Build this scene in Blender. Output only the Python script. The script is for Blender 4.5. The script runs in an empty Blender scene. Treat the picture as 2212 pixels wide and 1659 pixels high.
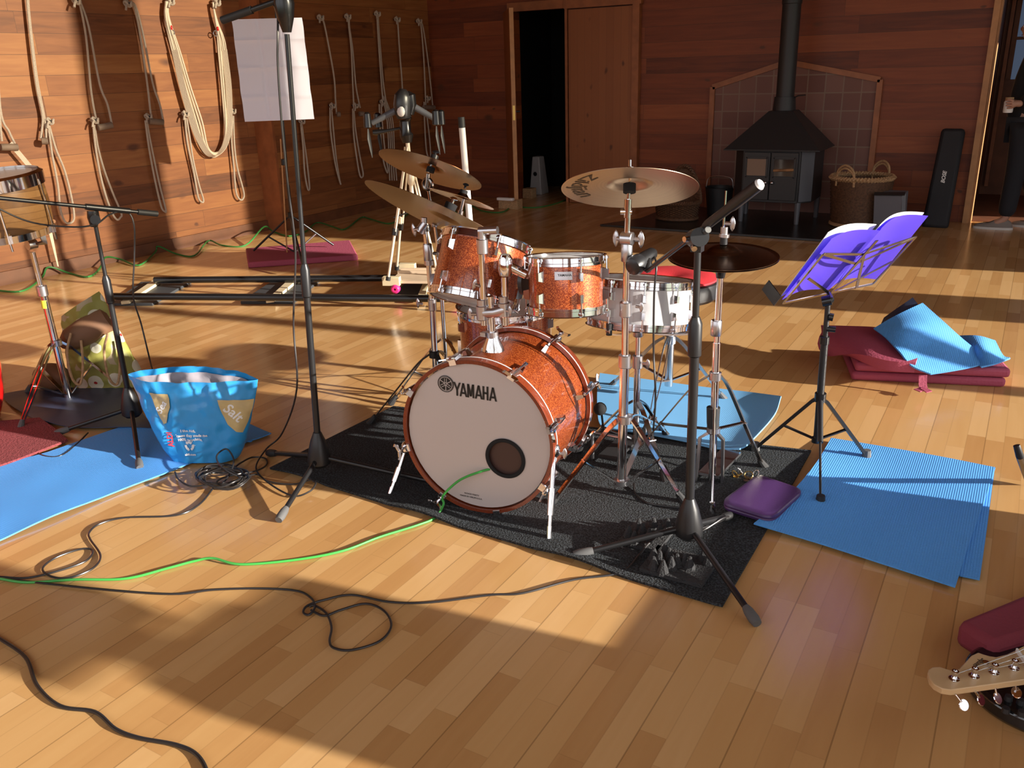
import bpy, bmesh, random
from math import *
from mathutils import Vector, Matrix, noise
random.seed(7)
S = bpy.context.scene
COL = S.collection
# ------------------------------------------------------------------ camera maths (photo taken from 1.45 m)
f = 1860.; rl = radians(1.84); pt = atan(f/5103.); h = 1.45; yw = radians(31)
cw, sw = cos(yw), sin(yw)
def ray(px, py):
    dx = px-1106; dy = py-829.5
    a = dx*cos(rl)-dy*sin(rl); b = dx*sin(rl)+dy*cos(rl)
    x, y, z = a, f*cos(pt)-b*sin(pt), -f*sin(pt)-b*cos(pt)
    return Vector((cw*x-sw*y, sw*x+cw*y, z))
CAM = Vector((0, 0, h))
def P(px, py, z=0.):            # point at height z
    d = ray(px, py); return CAM+d*((z-h)/d.z)
def V(px, py, b):               # point above / below b (upright plane through b facing us)
    d = ray(px, py); return CAM+d*((b[0]**2+b[1]**2)/(d.x*b[0]+d.y*b[1]))
def ON(px, py, ax, val):        # point on an axis plane
    d = ray(px, py); return CAM+d*((val-CAM[ax])/d[ax])
def RD(px, py, dist):           # point at a horizontal distance from where we stand
    d = ray(px, py); return CAM+d*(dist/hypot(d.x, d.y))
def W1(px, py, off=.05):        # on the left wall
    d = ray(px, py); return CAM+d*((-7.0095+off)/(d.x-.065*d.y))
# ------------------------------------------------------------------ materials
def new_mat(name):
    m = bpy.data.materials.new(name); m.use_nodes = True
    return m, m.node_tree.nodes, m.node_tree.links, m.node_tree.nodes['Principled BSDF']
def mat(name, col, rough=.5, metal=0., coat=0., bump=0., bscale=60., spec=None, trans=0., sss=0., nvar=0., nscale=8., alpha=None):
    m, N, L, B = new_mat(name)
    B.inputs['Base Color'].default_value = (*col, 1); B.inputs['Roughness'].default_value = rough
    B.inputs['Metallic'].default_value = metal; B.inputs['Coat Weight'].default_value = coat
    B.inputs['Coat Roughness'].default_value = .05
    if spec is not None: B.inputs['Specular IOR Level'].default_value = spec
    if trans: B.inputs['Transmission Weight'].default_value = trans
    tc = N.new('ShaderNodeTexCoord')
    if nvar:
        n = N.new('ShaderNodeTexNoise'); n.inputs['Scale'].default_value = nscale; n.inputs['Detail'].default_value = 4
        L.new(tc.outputs['Object'], n.inputs['Vector'])
        r = N.new('ShaderNodeValToRGB'); r.color_ramp.elements[0].position = .3; r.color_ramp.elements[1].position = .7
        r.color_ramp.elements[0].color = (*[c*(1-nvar) for c in col], 1); r.color_ramp.elements[1].color = (*[min(1, c*(1+nvar)) for c in col], 1)
        L.new(n.outputs['Fac'], r.inputs['Fac']); L.new(r.outputs['Color'], B.inputs['Base Color'])
    if bump:
        n = N.new('ShaderNodeTexNoise'); n.inputs['Scale'].default_value = bscale; n.inputs['Detail'].default_value = 3
        L.new(tc.outputs['Object'], n.inputs['Vector'])
        b = N.new('ShaderNodeBump'); b.inputs['Strength'].default_value = bump; b.inputs['Distance'].default_value = .01
        L.new(n.outputs['Fac'], b.inputs['Height']); L.new(b.outputs['Normal'], B.inputs['Normal'])
    return m
def boards(name, ramp, ra, la, rh, ln, rough, grain, knots=0., seam=.5, plank=0, spec=.5, knotcol=(.10, .03, .01), bump=.15):
    """boards: rows stacked along axis ra, running along axis la"""
    m, N, L, B = new_mat(name)
    def math(op, a, b=None, c=None):
        n = N.new('ShaderNodeMath'); n.operation = op
        for i, v in enumerate((a, b, c)):
            if v is None: continue
            if isinstance(v, (int, float)): n.inputs[i].default_value = v
            else: L.new(v, n.inputs[i])
        return n.outputs[0]
    g = N.new('ShaderNodeNewGeometry'); sp = N.new('ShaderNodeSeparateXYZ'); L.new(g.outputs['Position'], sp.inputs[0])
    A, U = sp.outputs[ra], sp.outputs[la]
    row = math('FLOOR', math('DIVIDE', A, rh))
    wn = N.new('ShaderNodeTexWhiteNoise'); wn.noise_dimensions = '1D'; L.new(row, wn.inputs['W'])
    u = math('ADD', math('DIVIDE', U, ln), math('MULTIPLY', wn.outputs['Value'], 7.3))
    col = math('FLOOR', u)
    cv = N.new('ShaderNodeCombineXYZ'); L.new(row, cv.inputs[0]); L.new(col, cv.inputs[1])
    w2 = N.new('ShaderNodeTexWhiteNoise'); w2.noise_dimensions = '2D'; L.new(cv.outputs[0], w2.inputs['Vector'])
    # grain stretched along the board
    sc = [1., 1., 1.]; sc[la] = .08; 
    mp = N.new('ShaderNodeVectorMath'); mp.operation = 'MULTIPLY'; L.new(g.outputs['Position'], mp.inputs[0]); mp.inputs[1].default_value = sc
    ad = N.new('ShaderNodeVectorMath'); ad.operation = 'ADD'; L.new(mp.outputs[0], ad.inputs[0])
    w3 = N.new('ShaderNodeVectorMath'); w3.operation = 'SCALE'; L.new(w2.outputs['Color'], w3.inputs[0]); w3.inputs['Scale'].default_value = 9.
    L.new(w3.outputs[0], ad.inputs[1])
    gn = N.new('ShaderNodeTexNoise'); gn.inputs['Scale'].default_value = 26; gn.inputs['Detail'].default_value = 5; gn.inputs['Distortion'].default_value = .6
    L.new(ad.outputs[0], gn.inputs['Vector'])
    big = N.new('ShaderNodeTexNoise'); big.inputs['Scale'].default_value = 1.6; L.new(ad.outputs[0], big.inputs['Vector'])
    v = math('ADD', math('MULTIPLY', w2.outputs['Value'], .75), math('MULTIPLY', math('SUBTRACT', gn.outputs['Fac'], .5), grain))
    v = math('ADD', v, math('MULTIPLY', big.outputs['Fac'], .25))
    r = N.new('ShaderNodeValToRGB'); E = r.color_ramp.elements
    while len(E) < len(ramp): E.new(.5)
    for e, (p, c) in zip(E, ramp): e.position = p; e.color = (*c, 1)
    L.new(v, r.inputs['Fac']); out = r.outputs['Color']
    # seams
    fr = math('FRACT', math('DIVIDE', A, rh)); d1 = math('MINIMUM', fr, math('SUBTRACT', 1, fr)); s1 = math('LESS_THAN', d1, .0016/rh)
    fu = math('FRACT', u); s2 = math('LESS_THAN', math('MINIMUM', fu, math('SUBTRACT', 1, fu)), .0012/ln)
    sm = math('MULTIPLY', math('MAXIMUM', s1, s2), seam)
    if plank:
        fp = math('FRACT', math('DIVIDE', A, rh*plank)); s3 = math('LESS_THAN', math('MINIMUM', fp, math('SUBTRACT', 1, fp)), .0018/(rh*plank))
        sm = math('MAXIMUM', sm, math('MULTIPLY', s3, .4))
    if knots:
        kx = [1., 1., 1.]; kx[la] = .55
        km = N.new('ShaderNodeVectorMath'); km.operation = 'MULTIPLY'; L.new(g.outputs['Position'], km.inputs[0]); km.inputs[1].default_value = kx
        ws = N.new('ShaderNodeTexNoise'); ws.inputs['Scale'].default_value = 9; L.new(km.outputs[0], ws.inputs['Vector'])
        kw = N.new('ShaderNodeMix'); kw.data_type = 'RGBA'; kw.inputs['Factor'].default_value = .05
        L.new(km.outputs[0], kw.inputs['A']); L.new(ws.outputs['Color'], kw.inputs['B'])
        vo = N.new('ShaderNodeTexVoronoi'); vo.inputs['Scale'].default_value = knots; L.new(kw.outputs['Result'], vo.inputs['Vector'])
        sel = math('LESS_THAN', N.new('ShaderNodeSeparateColor').outputs[0], 2)
        sc_ = N.new('ShaderNodeSeparateColor'); L.new(vo.outputs['Color'], sc_.inputs[0])
        pick = math('GREATER_THAN', sc_.outputs[0], .30)
        sz = math('MULTIPLY', sc_.outputs[1], .12)
        k = math('SUBTRACT', 1, math('DIVIDE', vo.outputs['Distance'], math('ADD', sz, .07))); k = math('MULTIPLY', math('MAXIMUM', k, 0), pick)
        k = math('MINIMUM', math('MULTIPLY', k, 1.8), .92)
        kc = N.new('ShaderNodeMix'); kc.data_type = 'RGBA'; L.new(k, kc.inputs['Factor']); L.new(out, kc.inputs['A']); kc.inputs['B'].default_value = (*knotcol, 1)
        out = kc.outputs['Result']
    mx = N.new('ShaderNodeMix'); mx.data_type = 'RGBA'; L.new(sm, mx.inputs['Factor']); L.new(out, mx.inputs['A']); mx.inputs['B'].default_value = (.06, .022, .008, 1)
    L.new(mx.outputs['Result'], B.inputs['Base Color'])
    B.inputs['Roughness'].default_value = rough; B.inputs['Specular IOR Level'].default_value = spec
    bp = N.new('ShaderNodeBump'); bp.inputs['Strength'].default_value = bump; bp.inputs['Distance'].default_value = .003
    hh = math('SUBTRACT', math('MULTIPLY', gn.outputs['Fac'], .15), sm); L.new(hh, bp.inputs['Height']); L.new(bp.outputs['Normal'], B.inputs['Normal'])
    return m
maple = [(0., (.46, .235, .085)), (.35, (.56, .31, .118)), (.6, (.60, .35, .14)), (1., (.68, .42, .19))]
cedar = [(0., (.13, .045, .016)), (.25, (.22, .078, .026)), (.55, (.30, .115, .040)), (.8, (.36, .15, .052)), (1., (.42, .19, .07))]
M = {}
M['floor'] = boards('maple_floor', maple, 0, 1, .066, .42, .20, .35, seam=.12, plank=3, spec=.5, bump=.03)
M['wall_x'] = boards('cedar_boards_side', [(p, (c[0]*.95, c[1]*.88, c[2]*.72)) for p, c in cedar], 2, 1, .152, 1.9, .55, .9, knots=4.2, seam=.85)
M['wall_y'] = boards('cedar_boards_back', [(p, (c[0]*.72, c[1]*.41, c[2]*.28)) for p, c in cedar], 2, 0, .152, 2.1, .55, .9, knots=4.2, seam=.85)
pinec = [(0., (.25, .078, .022)), (.5, (.285, .092, .027)), (1., (.32, .108, .032))]
M['pine_v'] = boards('knotty_pine_panel', pinec, 0, 2, .085, 9., .5, .5, knots=7., seam=.3)
M['wood_dk'] = mat('dark_timber', (.16, .055, .02), .55, nvar=.25, nscale=6)
M['ceil'] = boards('ceiling_boards', cedar, 0, 1, .12, 2.5, .6, .6, seam=.6)
M['trim'] = mat('red_cedar_trim', (.30, .10, .034), .5, nvar=.2, nscale=10)
M['trim_lt'] = mat('pale_timber_edge', (.50, .24, .09), .5, nvar=.12, nscale=14)
M['chrome'] = mat('chrome', (.78, .77, .78), .09, 1.)
M['steel'] = mat('brushed_cast_steel', (.58, .57, .59), .3, 1.)
M['silver'] = mat('satin_silver', (.70, .73, .76), .25, 1.)
M['nickel'] = mat('brown_nickel', (.34, .31, .28), .25, 1.)
M['blackm'] = mat('black_painted_metal', (.012, .012, .013), .38, spec=.5)
M['rubber'] = mat('black_rubber', (.015, .015, .016), .6)
M['rubber_g'] = mat('grey_rubber', (.10, .10, .10), .7)
M['plastic'] = mat('black_plastic', (.01, .01, .011), .25)
M['cable'] = mat('black_cable', (.02, .018, .018), .35)
M['green'] = mat('green_cable', (.05, .36, .06), .4)
M['green_d'] = mat('dark_green_cable', (.03, .17, .035), .45)
M['white_pl'] = mat('white_plastic', (.75, .74, .72), .4)
M['rope'] = mat('natural_rope', (.55, .46, .37), .85, bump=.8, bscale=180)
M['sling'] = mat('cotton_webbing', (.72, .62, .48), .85, bump=.3, bscale=120)
M['greywood'] = mat('grey_wooden_peg', (.20, .14, .10), .7, nvar=.2)
M['head'] = mat('smooth_white_drum_head', (.53, .47, .45), .35)
M['snare_w'] = mat('white_lacquer', (.44, .43, .44), .2, coat=.6)
M['head_w'] = mat('coated_white_head', (.80, .80, .78), .5)
M['black_ink'] = mat('black_print', (.01, .01, .01), .5)
M['felt'] = mat('black_felt', (.008, .008, .009), .9)
M['redv'] = mat('red_velour', (.55, .02, .03), .8, bump=.2, bscale=300)
M['redl'] = mat('red_lacquer', (.62, .01, .008), .15, coat=.5)
M['vinyl'] = mat('black_vinyl', (.02, .02, .022), .35)
M['magenta'] = mat('magenta_canvas', (.36, .06, .11), .75, bump=.25, bscale=90)
M['maroon'] = mat('maroon_canvas', (.22, .03, .05), .8, bump=.2, bscale=90)
M['purple'] = mat('purple_leatherette', (.078, .034, .13), .33, bump=.1, bscale=400)
M['purple_d'] = mat('dark_purple_zip', (.05, .015, .06), .6)
M['navy'] = mat('navy_sheet', (.035, .05, .10), .45, bump=.1, bscale=20)
M['redrug'] = mat('red_woven_rug', (.24, .045, .05), .9, bump=1., bscale=160, nvar=.2, nscale=150)
M['cotton'] = mat('white_creased_cotton', (.80, .79, .92), .8, bump=.12, bscale=14)
M['iron'] = mat('black_stove_iron', (.022, .022, .024), .5)
M['iron_g'] = mat('grey_stove_steel', (.10, .105, .12), .4)
M['slate'] = mat('black_slate', (.018, .018, .018), .28, nvar=.3, nscale=5)
M['wick_d'] = mat('dark_wicker', (.10, .045, .02), .7, nvar=.4, nscale=60)
M['wick_l'] = mat('light_wicker', (.42, .26, .13), .7, nvar=.25, nscale=60)
M['scuttle'] = mat('grey_painted_metal', (.13, .13, .15), .5)
M['nylon'] = mat('black_nylon', (.012, .012, .015), .7, bump=.2, bscale=200)
M['cloth_k'] = mat('black_cloth', (.010, .010, .012), .9)
M['denim_k'] = mat('dark_trousers', (.012, .013, .018), .9)
M['skin'] = mat('skin', (.42, .22, .15), .5)
M['shoe'] = mat('grey_canvas_shoe', (.20, .17, .15), .8)
M['sole'] = mat('white_rubber_sole', (.55, .53, .5), .6)
M['hair'] = mat('dark_hair', (.03, .02, .012), .7)
M['paper'] = mat('white_paper', (.8, .8, .78), .7)
M['ply'] = mat('birch_plywood', (.62, .47, .32), .5, nvar=.06, nscale=12)
M['pale'] = mat('pale_timber', (.66, .54, .34), .5)
M['pink'] = mat('pink_wheel', (.75, .03, .20), .35)
M['slateboard'] = mat('grey_base_board', (.045, .05, .055), .55)
M['maplen'] = mat('satin_maple', (.56, .38, .20), .35, nvar=.08, nscale=10)
M['rosew'] = mat('fretboard_maple', (.60, .42, .22), .35)
M['blackgl'] = mat('gloss_black_lacquer', (.008, .008, .009), .12, coat=.5)
M['brasskey'] = mat('brass', (.6, .4, .12), .3, 1.)
M['conga'] = boards('drum_staves', [(0., (.12, .055, .02)), (.5, (.22, .11, .04)), (1., (.30, .16, .06))], 2, 0, .03, 4., .3, .7, seam=.4)
M['magpipe'] = mat('grey_enamel', (.5, .5, .5), .4)
M['foam'] = mat('charcoal_foam', (.03, .03, .032), .9, bump=.8, bscale=150)
M['tanbag'] = mat('tan_leather_bag', (.20, .10, .05), .7)
M['cream_w'] = mat('cream_metal', (.70, .60, .45), .3, .3)
M['grass'] = mat('lawn', (.05, .09, .02), .95)
M['aquasil'] = mat('bag_lining', (.36, .33, .37), .6)
M['glassw'] = mat('painted_reflection_pane', (.20, .13, .09), .2)  # left stove pane: a warm reflection painted in as base colour
M['glassd'] = mat('sooty_glass', (.03, .02, .015), .06)
M['fire'] = mat('charred_logs', (.25, .12, .05), .8, nvar=.6, nscale=20)
def sparkle():
    m, N, L, B = new_mat('orange_sparkle_wrap')
    tc = N.new('ShaderNodeTexCoord'); v = N.new('ShaderNodeTexVoronoi'); v.inputs['Scale'].default_value = 420
    L.new(tc.outputs['Object'], v.inputs['Vector']); r = N.new('ShaderNodeValToRGB')
    sc = N.new('ShaderNodeSeparateColor'); L.new(v.outputs['Color'], sc.inputs[0]); L.new(sc.outputs[0], r.inputs['Fac'])
    r.color_ramp.elements[0].color = (.22, .028, .006, 1); r.color_ramp.elements[1].color = (.66, .17, .04, 1); r.color_ramp.elements[1].position = 1.; r.color_ramp.elements[0].position = .35
    L.new(r.outputs['Color'], B.inputs['Base Color']); B.inputs['Metallic'].default_value = .45; B.inputs['Roughness'].default_value = .35
    B.inputs['Coat Weight'].default_value = 1.; B.inputs['Coat Roughness'].default_value = .06
    return m
M['spark'] = sparkle()
M['spark_h'] = mat('orange_hoop', (.21, .036, .010), .3, .3, coat=.8, nvar=.3, nscale=300)
def cymbal_mat(name, c1, c2, rough):
    m, N, L, B = new_mat(name)
    tc = N.new('ShaderNodeTexCoord'); vm = N.new('ShaderNodeVectorMath'); vm.operation = 'LENGTH'; L.new(tc.outputs['Object'], vm.inputs[0])
    n = N.new('ShaderNodeTexNoise'); n.noise_dimensions = '1D'; n.inputs['Scale'].default_value = 160; L.new(vm.outputs['Value'], n.inputs['W'])
    r = N.new('ShaderNodeValToRGB'); r.color_ramp.elements[0].position = .35; r.color_ramp.elements[1].position = .65
    r.color_ramp.elements[0].color = (*c1, 1); r.color_ramp.elements[1].color = (*c2, 1)
    L.new(n.outputs['Fac'], r.inputs['Fac']); L.new(r.outputs['Color'], B.inputs['Base Color'])
    B.inputs['Metallic'].default_value = 1.; B.inputs['Roughness'].default_value = rough
    b = N.new('ShaderNodeBump'); b.inputs['Strength'].default_value = .12; b.inputs['Distance'].default_value = .001
    L.new(n.outputs['Fac'], b.inputs['Height']); L.new(b.outputs['Normal'], B.inputs['Normal'])
    return m
M['cym_l'] = cymbal_mat('bronze_cymbal_light', (.68, .51, .35), (.74, .56, .39), .33)
M['cym_d'] = cymbal_mat('bronze_cymbal_dark', (.12, .045, .017), (.165, .066, .026), .25)
M['cym_m'] = cymbal_mat('bronze_cymbal_brown', (.115, .072, .048), (.155, .098, .066), .27)
def matmat(name, col, ribs=True, axis=0):
    m, N, L, B = new_mat(name); tc = N.new('ShaderNodeTexCoord')
    w = N.new('ShaderNodeTexWave'); w.inputs['Scale'].default_value = 42; w.bands_direction = 'XYZ'[axis] if axis < 3 else 'DIAGONAL'
    w2 = N.new('ShaderNodeTexWave'); w2.inputs['Scale'].default_value = 42; w2.bands_direction = 'XYZ'[1-axis] if axis < 2 else 'Z'
    L.new(tc.outputs['Object'], w.inputs['Vector']); L.new(tc.outputs['Object'], w2.inputs['Vector'])
    mm = N.new('ShaderNodeMath'); mm.operation = 'MULTIPLY'; L.new(w.outputs['Fac'], mm.inputs[0]); L.new(w2.outputs['Fac'], mm.inputs[1])
    b = N.new('ShaderNodeBump'); b.inputs['Strength'].default_value = .5 if ribs else .15; b.inputs['Distance'].default_value = .003
    L.new(mm.outputs[0], b.inputs['Height']); L.new(b.outputs['Normal'], B.inputs['Normal'])
    B.inputs['Base Color'].default_value = (*col, 1); B.inputs['Roughness'].default_value = .75
    return m
M['bluemat'] = matmat('blue_yoga_mat', (.09, .36, .86))
M['bluemat2'] = matmat('pale_blue_yoga_mat', (.17, .46, .82), False)
M['bluebag'] = mat('blue_woven_plastic', (.03, .30, .68), .33, bump=.15, bscale=25)
def carpet():
    m, N, L, B = new_mat('black_loop_carpet'); tc = N.new('ShaderNodeTexCoord')
    n = N.new('ShaderNodeTexNoise'); n.inputs['Scale'].default_value = 170; n.inputs['Detail'].default_value = 2; L.new(tc.outputs['Object'], n.inputs['Vector'])
    r = N.new('ShaderNodeValToRGB'); r.color_ramp.elements[0].color = (.004, .005, .006, 1); r.color_ramp.elements[1].color = (.042, .051, .060, 1)
    r.color_ramp.elements[0].position = .42; r.color_ramp.elements[1].position = .66
    L.new(n.outputs['Fac'], r.inputs['Fac']); L.new(r.outputs['Color'], B.inputs['Base Color'])
    b = N.new('ShaderNodeBump'); b.inputs['Strength'].default_value = 1.; b.inputs['Distance'].default_value = .006
    L.new(n.outputs['Fac'], b.inputs['Height']); L.new(b.outputs['Normal'], B.inputs['Normal']); B.inputs['Roughness'].default_value = .95
    return m
M['carpet'] = carpet()
def tiles():
    m, N, L, B = new_mat('terracotta_tiles')
    g = N.new('ShaderNodeNewGeometry'); sp = N.new('ShaderNodeSeparateXYZ'); L.new(g.outputs['Position'], sp.inputs[0])
    cb = N.new('ShaderNodeCombineXYZ'); L.new(sp.outputs[0], cb.inputs[0]); L.new(sp.outputs[2], cb.inputs[1])
    b = N.new('ShaderNodeTexBrick'); b.offset = 0; b.inputs['Scale'].default_value = 1; b.inputs['Brick Width'].default_value = .165; b.inputs['Row Height'].default_value = .165
    b.inputs['Mortar Size'].default_value = .006; b.inputs['Color1'].default_value = (.15, .055, .04, 1); b.inputs['Color2'].default_value = (.21, .095, .07, 1); b.inputs['Mortar'].default_value = (.22, .14, .10, 1)
    L.new(cb.outputs[0], b.inputs['Vector']); L.new(b.outputs['Color'], B.inputs['Base Color']); B.inputs['Roughness'].default_value = .6
    return m
M['tiles'] = tiles()
def floral():
    m, N, L, B = new_mat('floral_oilcloth'); tc = N.new('ShaderNodeTexCoord')
    v = N.new('ShaderNodeTexVoronoi'); v.inputs['Scale'].default_value = 11; L.new(tc.outputs['Object'], v.inputs['Vector'])
    r = N.new('ShaderNodeValToRGB'); r.color_ramp.interpolation = 'CONSTANT'; E = r.color_ramp.elements
    E.new(.5); E.new(.6)
    for e, (p, c) in zip(E, [(0, (.40, .02, .02)), (.09, (.62, .60, .46)), (.42, (.28, .27, .06)), (.8, (.40, .33, .20))]): e.position = p; e.color = (*c, 1)
    L.new(v.outputs['Distance'], r.inputs['Fac']); L.new(r.outputs['Color'], B.inputs['Base Color']); B.inputs['Roughness'].default_value = .5
    return m
M['floral'] = floral()
def folder():
    m, N, L, B = new_mat('violet_plastic_folder')
    B.inputs['Base Color'].default_value = (.20, .12, .85, 1); B.inputs['Roughness'].default_value = .35
    t = N.new('ShaderNodeBsdfTranslucent'); t.inputs['Color'].default_value = (.22, .12, .95, 1)
    mx = N.new('ShaderNodeMixShader'); mx.inputs[0].default_value = .5
    L.new(B.outputs[0], mx.inputs[1]); L.new(t.outputs[0], mx.inputs[2]); L.new(mx.outputs[0], N['Material Output'].inputs['Surface'])
    return m
M['folder'] = folder()
def patchmat():
    m, N, L, B = new_mat('printed_crisps'); tc = N.new('ShaderNodeTexCoord')
    n = N.new('ShaderNodeTexNoise'); n.inputs['Scale'].default_value = 22; L.new(tc.outputs['Object'], n.inputs['Vector'])
    r = N.new('ShaderNodeValToRGB'); r.color_ramp.elements[0].color = (.42, .30, .13, 1); r.color_ramp.elements[1].color = (.68, .54, .26, 1)
    L.new(n.outputs['Fac'], r.inputs['Fac']); L.new(r.outputs['Color'], B.inputs['Base Color']); B.inputs['Roughness'].default_value = .4
    return m
M['crisps'] = patchmat()
# ------------------------------------------------------------------ mesh builder
def basis(axis, hint=None):
    z = Vector(axis).normalized()
    x = Vector(hint) if hint is not None else (Vector((0, 0, 1)) if abs(z.z) < .95 else Vector((1, 0, 0)))
    x = (x-z*x.dot(z)); 
    if x.length < 1e-6: x = z.orthogonal()
    x.normalize(); y = z.cross(x)
    return x, y, z
def frame(o, axis, hint=None):
    x, y, z = basis(axis, hint); m = Matrix((x, y, z)).transposed().to_4x4(); m.translation = Vector(o); return m
def smooth(pts, n=6):
    pts = [Vector(p) for p in pts]
    if len(pts) < 3: return pts
    q = [pts[0]*2-pts[1]]+pts+[pts[-1]*2-pts[-2]]; out = []
    for i in range(1, len(q)-2):
        a, b, c, d = q[i-1:i+3]
        for k in range(n):
            t = k/n; out.append(.5*((2*b)+(c-a)*t+(2*a-5*b+4*c-d)*t*t+(3*b-a-3*c+d)*t**3))
    out.append(pts[-1]); return out
class MB:
    def __init__(s): s.v = []; s.f = []
    def add(s, vs, fs):
        o = len(s.v); s.v += [Vector(v) for v in vs]; s.f += [tuple(i+o for i in f_) for f_ in fs]; return s
    def tube(s, pts, r, n=10, closed=False, flat=1., up=None):
        pts = [Vector(p) for p in pts]; N = len(pts); rr = r if isinstance(r, (list, tuple)) else [r]*N
        T = []
        for i in range(N):
            a = pts[(i-1) % N] if closed or i else pts[0]; b = pts[(i+1) % N] if closed or i < N-1 else pts[-1]
            t = b-a; T.append(t.normalized() if t.length > 1e-9 else Vector((0, 0, 1)))
        x, y, _ = basis(T[0], up); vs = []
        for i in range(N):
            if i:
                x = x-T[i]*x.dot(T[i]); x = x.normalized() if x.length > 1e-6 else T[i].orthogonal().normalized()
                y = T[i].cross(x)
            for k in range(n):
                a = 2*pi*k/n; vs.append(pts[i]+x*(cos(a)*rr[i]*flat)+y*(sin(a)*rr[i]))
        fs = []
        for i in range(N if closed else N-1):
            j = (i+1) % N
            for k in range(n): l = (k+1) % n; fs.append((i*n+k, i*n+l, j*n+l, j*n+k))
        if not closed: fs += [tuple(range(n))[::-1], tuple((N-1)*n+k for k in range(n))]
        return s.add(vs, fs)
    def cyl(s, a, b, r0, r1=None, n=16): return s.tube([a, b], [r0, r0 if r1 is None else r1], n)
    def strip(s, pts, wd, th, side):          # flat bar following pts, wide along side
        pts = [Vector(p) for p in pts]; vs = []; side = Vector(side).normalized()
        for i, p_ in enumerate(pts):
            t = (pts[min(i+1, len(pts)-1)]-pts[max(i-1, 0)]).normalized(); sd = (side-t*side.dot(t)).normalized(); nn = t.cross(sd)
            for a, b in ((-1, -1), (1, -1), (1, 1), (-1, 1)): vs.append(p_+sd*(a*wd/2)+nn*(b*th/2))
        fs = []; N = len(pts)
        for i in range(N-1):
            for k in range(4): l = (k+1) % 4; fs.append((i*4+k, i*4+l, i*4+4+l, i*4+4+k))
        fs += [(3, 2, 1, 0), tuple((N-1)*4+k for k in range(4))]
        return s.add(vs, fs)
    def lathe(s, prof, m=None, n=32, closed=False):
        m = m or Matrix(); vs = []; fs = []; K = len(prof)
        for r, z in prof:
            for k in range(n): a = 2*pi*k/n; vs.append(m @ Vector((r*cos(a), r*sin(a), z)))
        for i in range(K if closed else K-1):
            j = (i+1) % K
            for k in range(n): l = (k+1) % n; fs.append((i*n+k, i*n+l, j*n+l, j*n+k))
        if not closed:
            if prof[0][0] > 1e-5: fs.append(tuple(range(n))[::-1])
            if prof[-1][0] > 1e-5: fs.append(tuple((K-1)*n+k for k in range(n)))
        return s.add(vs, fs)
    def box(s, c, sz, m=None):
        m = m or Matrix(); c = Vector(c); x, y, z = [q/2 for q in sz]
        vs = [m @ (c+Vector((a*x, b*y, d*z))) for a, b, d in ((-1, -1, -1), (1, -1, -1), (1, 1, -1), (-1, 1, -1), (-1, -1, 1), (1, -1, 1), (1, 1, 1), (-1, 1, 1))]
        return s.add(vs, [(3, 2, 1, 0), (4, 5, 6, 7), (0, 1, 5, 4), (1, 2, 6, 5), (2, 3, 7, 6), (3, 0, 4, 7)])
    def hull(s, bot, top):
        n = len(bot); return s.add(list(bot)+list(top), [tuple(range(n))[::-1], tuple(range(n, 2*n))]+[(i, (i+1) % n, n+(i+1) % n, n+i) for i in range(n)])
    def prism(s, pts, z0, z1, m=None):
        m = m or Matrix(); return s.hull([m @ Vector((a, b, z0)) for a, b in pts], [m @ Vector((a, b, z1)) for a, b in pts])
    def sphere(s, c, r, n=16, sc=(1, 1, 1)):
        K = n//2; m = Matrix.Translation(c) @ Matrix.Diagonal((sc[0], sc[1], sc[2], 1))
        return s.lathe([(max(1e-6, r*sin(pi*i/K)), -r*cos(pi*i/K)) for i in range(K+1)], m, n)
    def sheet(s, fn, nu, nv, th=0., nrm=None):   # grid surface with thickness
        g = [[Vector(fn(i/nu, j/nv)) for j in range(nv+1)] for i in range(nu+1)]
        idx = lambda i, j: i*(nv+1)+j
        vs = [g[i][j] for i in range(nu+1) for j in range(nv+1)]
        fs = [(idx(i, j), idx(i+1, j), idx(i+1, j+1), idx(i, j+1)) for i in range(nu) for j in range(nv)]
        if th:
            o = len(vs); ns = []
            for i in range(nu+1):
                for j in range(nv+1):
                    a = g[min(i+1, nu)][j]-g[max(i-1, 0)][j]; b = g[i][min(j+1, nv)]-g[i][max(j-1, 0)]
                    q = a.cross(b); ns.append(q.normalized() if q.length > 1e-12 else Vector((0, 0, 1)))
            vs += [v-n_*th for v, n_ in zip(vs, ns)]
            fs += [tuple(o+k for k in f_)[::-1] for f_ in fs[:]]
            for i in range(nu):
                fs.append((idx(i+1, 0), idx(i, 0), o+idx(i, 0), o+idx(i+1, 0))); fs.append((idx(i, nv), idx(i+1, nv), o+idx(i+1, nv), o+idx(i, nv)))
            for j in range(nv):
                fs.append((idx(0, j), idx(0, j+1), o+idx(0, j+1), o+idx(0, j))); fs.append((idx(nu, j+1), idx(nu, j), o+idx(nu, j), o+idx(nu, j+1)))
        return s.add(vs, fs)
    def torus(s, m, R, r, n=48, k=8, flat=1.):
        return s.lathe([(R+r*cos(2*pi*i/k), r*flat*sin(2*pi*i/k)) for i in range(k)], m, n, closed=True)
WHOLE = {'lettering', 'small_print', 'emblem_lines', 'emblem_disc', 'wooden_frame', 'string', 'weave', 'door_casing', 'coil', 'logo', 'frame_struts', 'inner_brace'}
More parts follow.
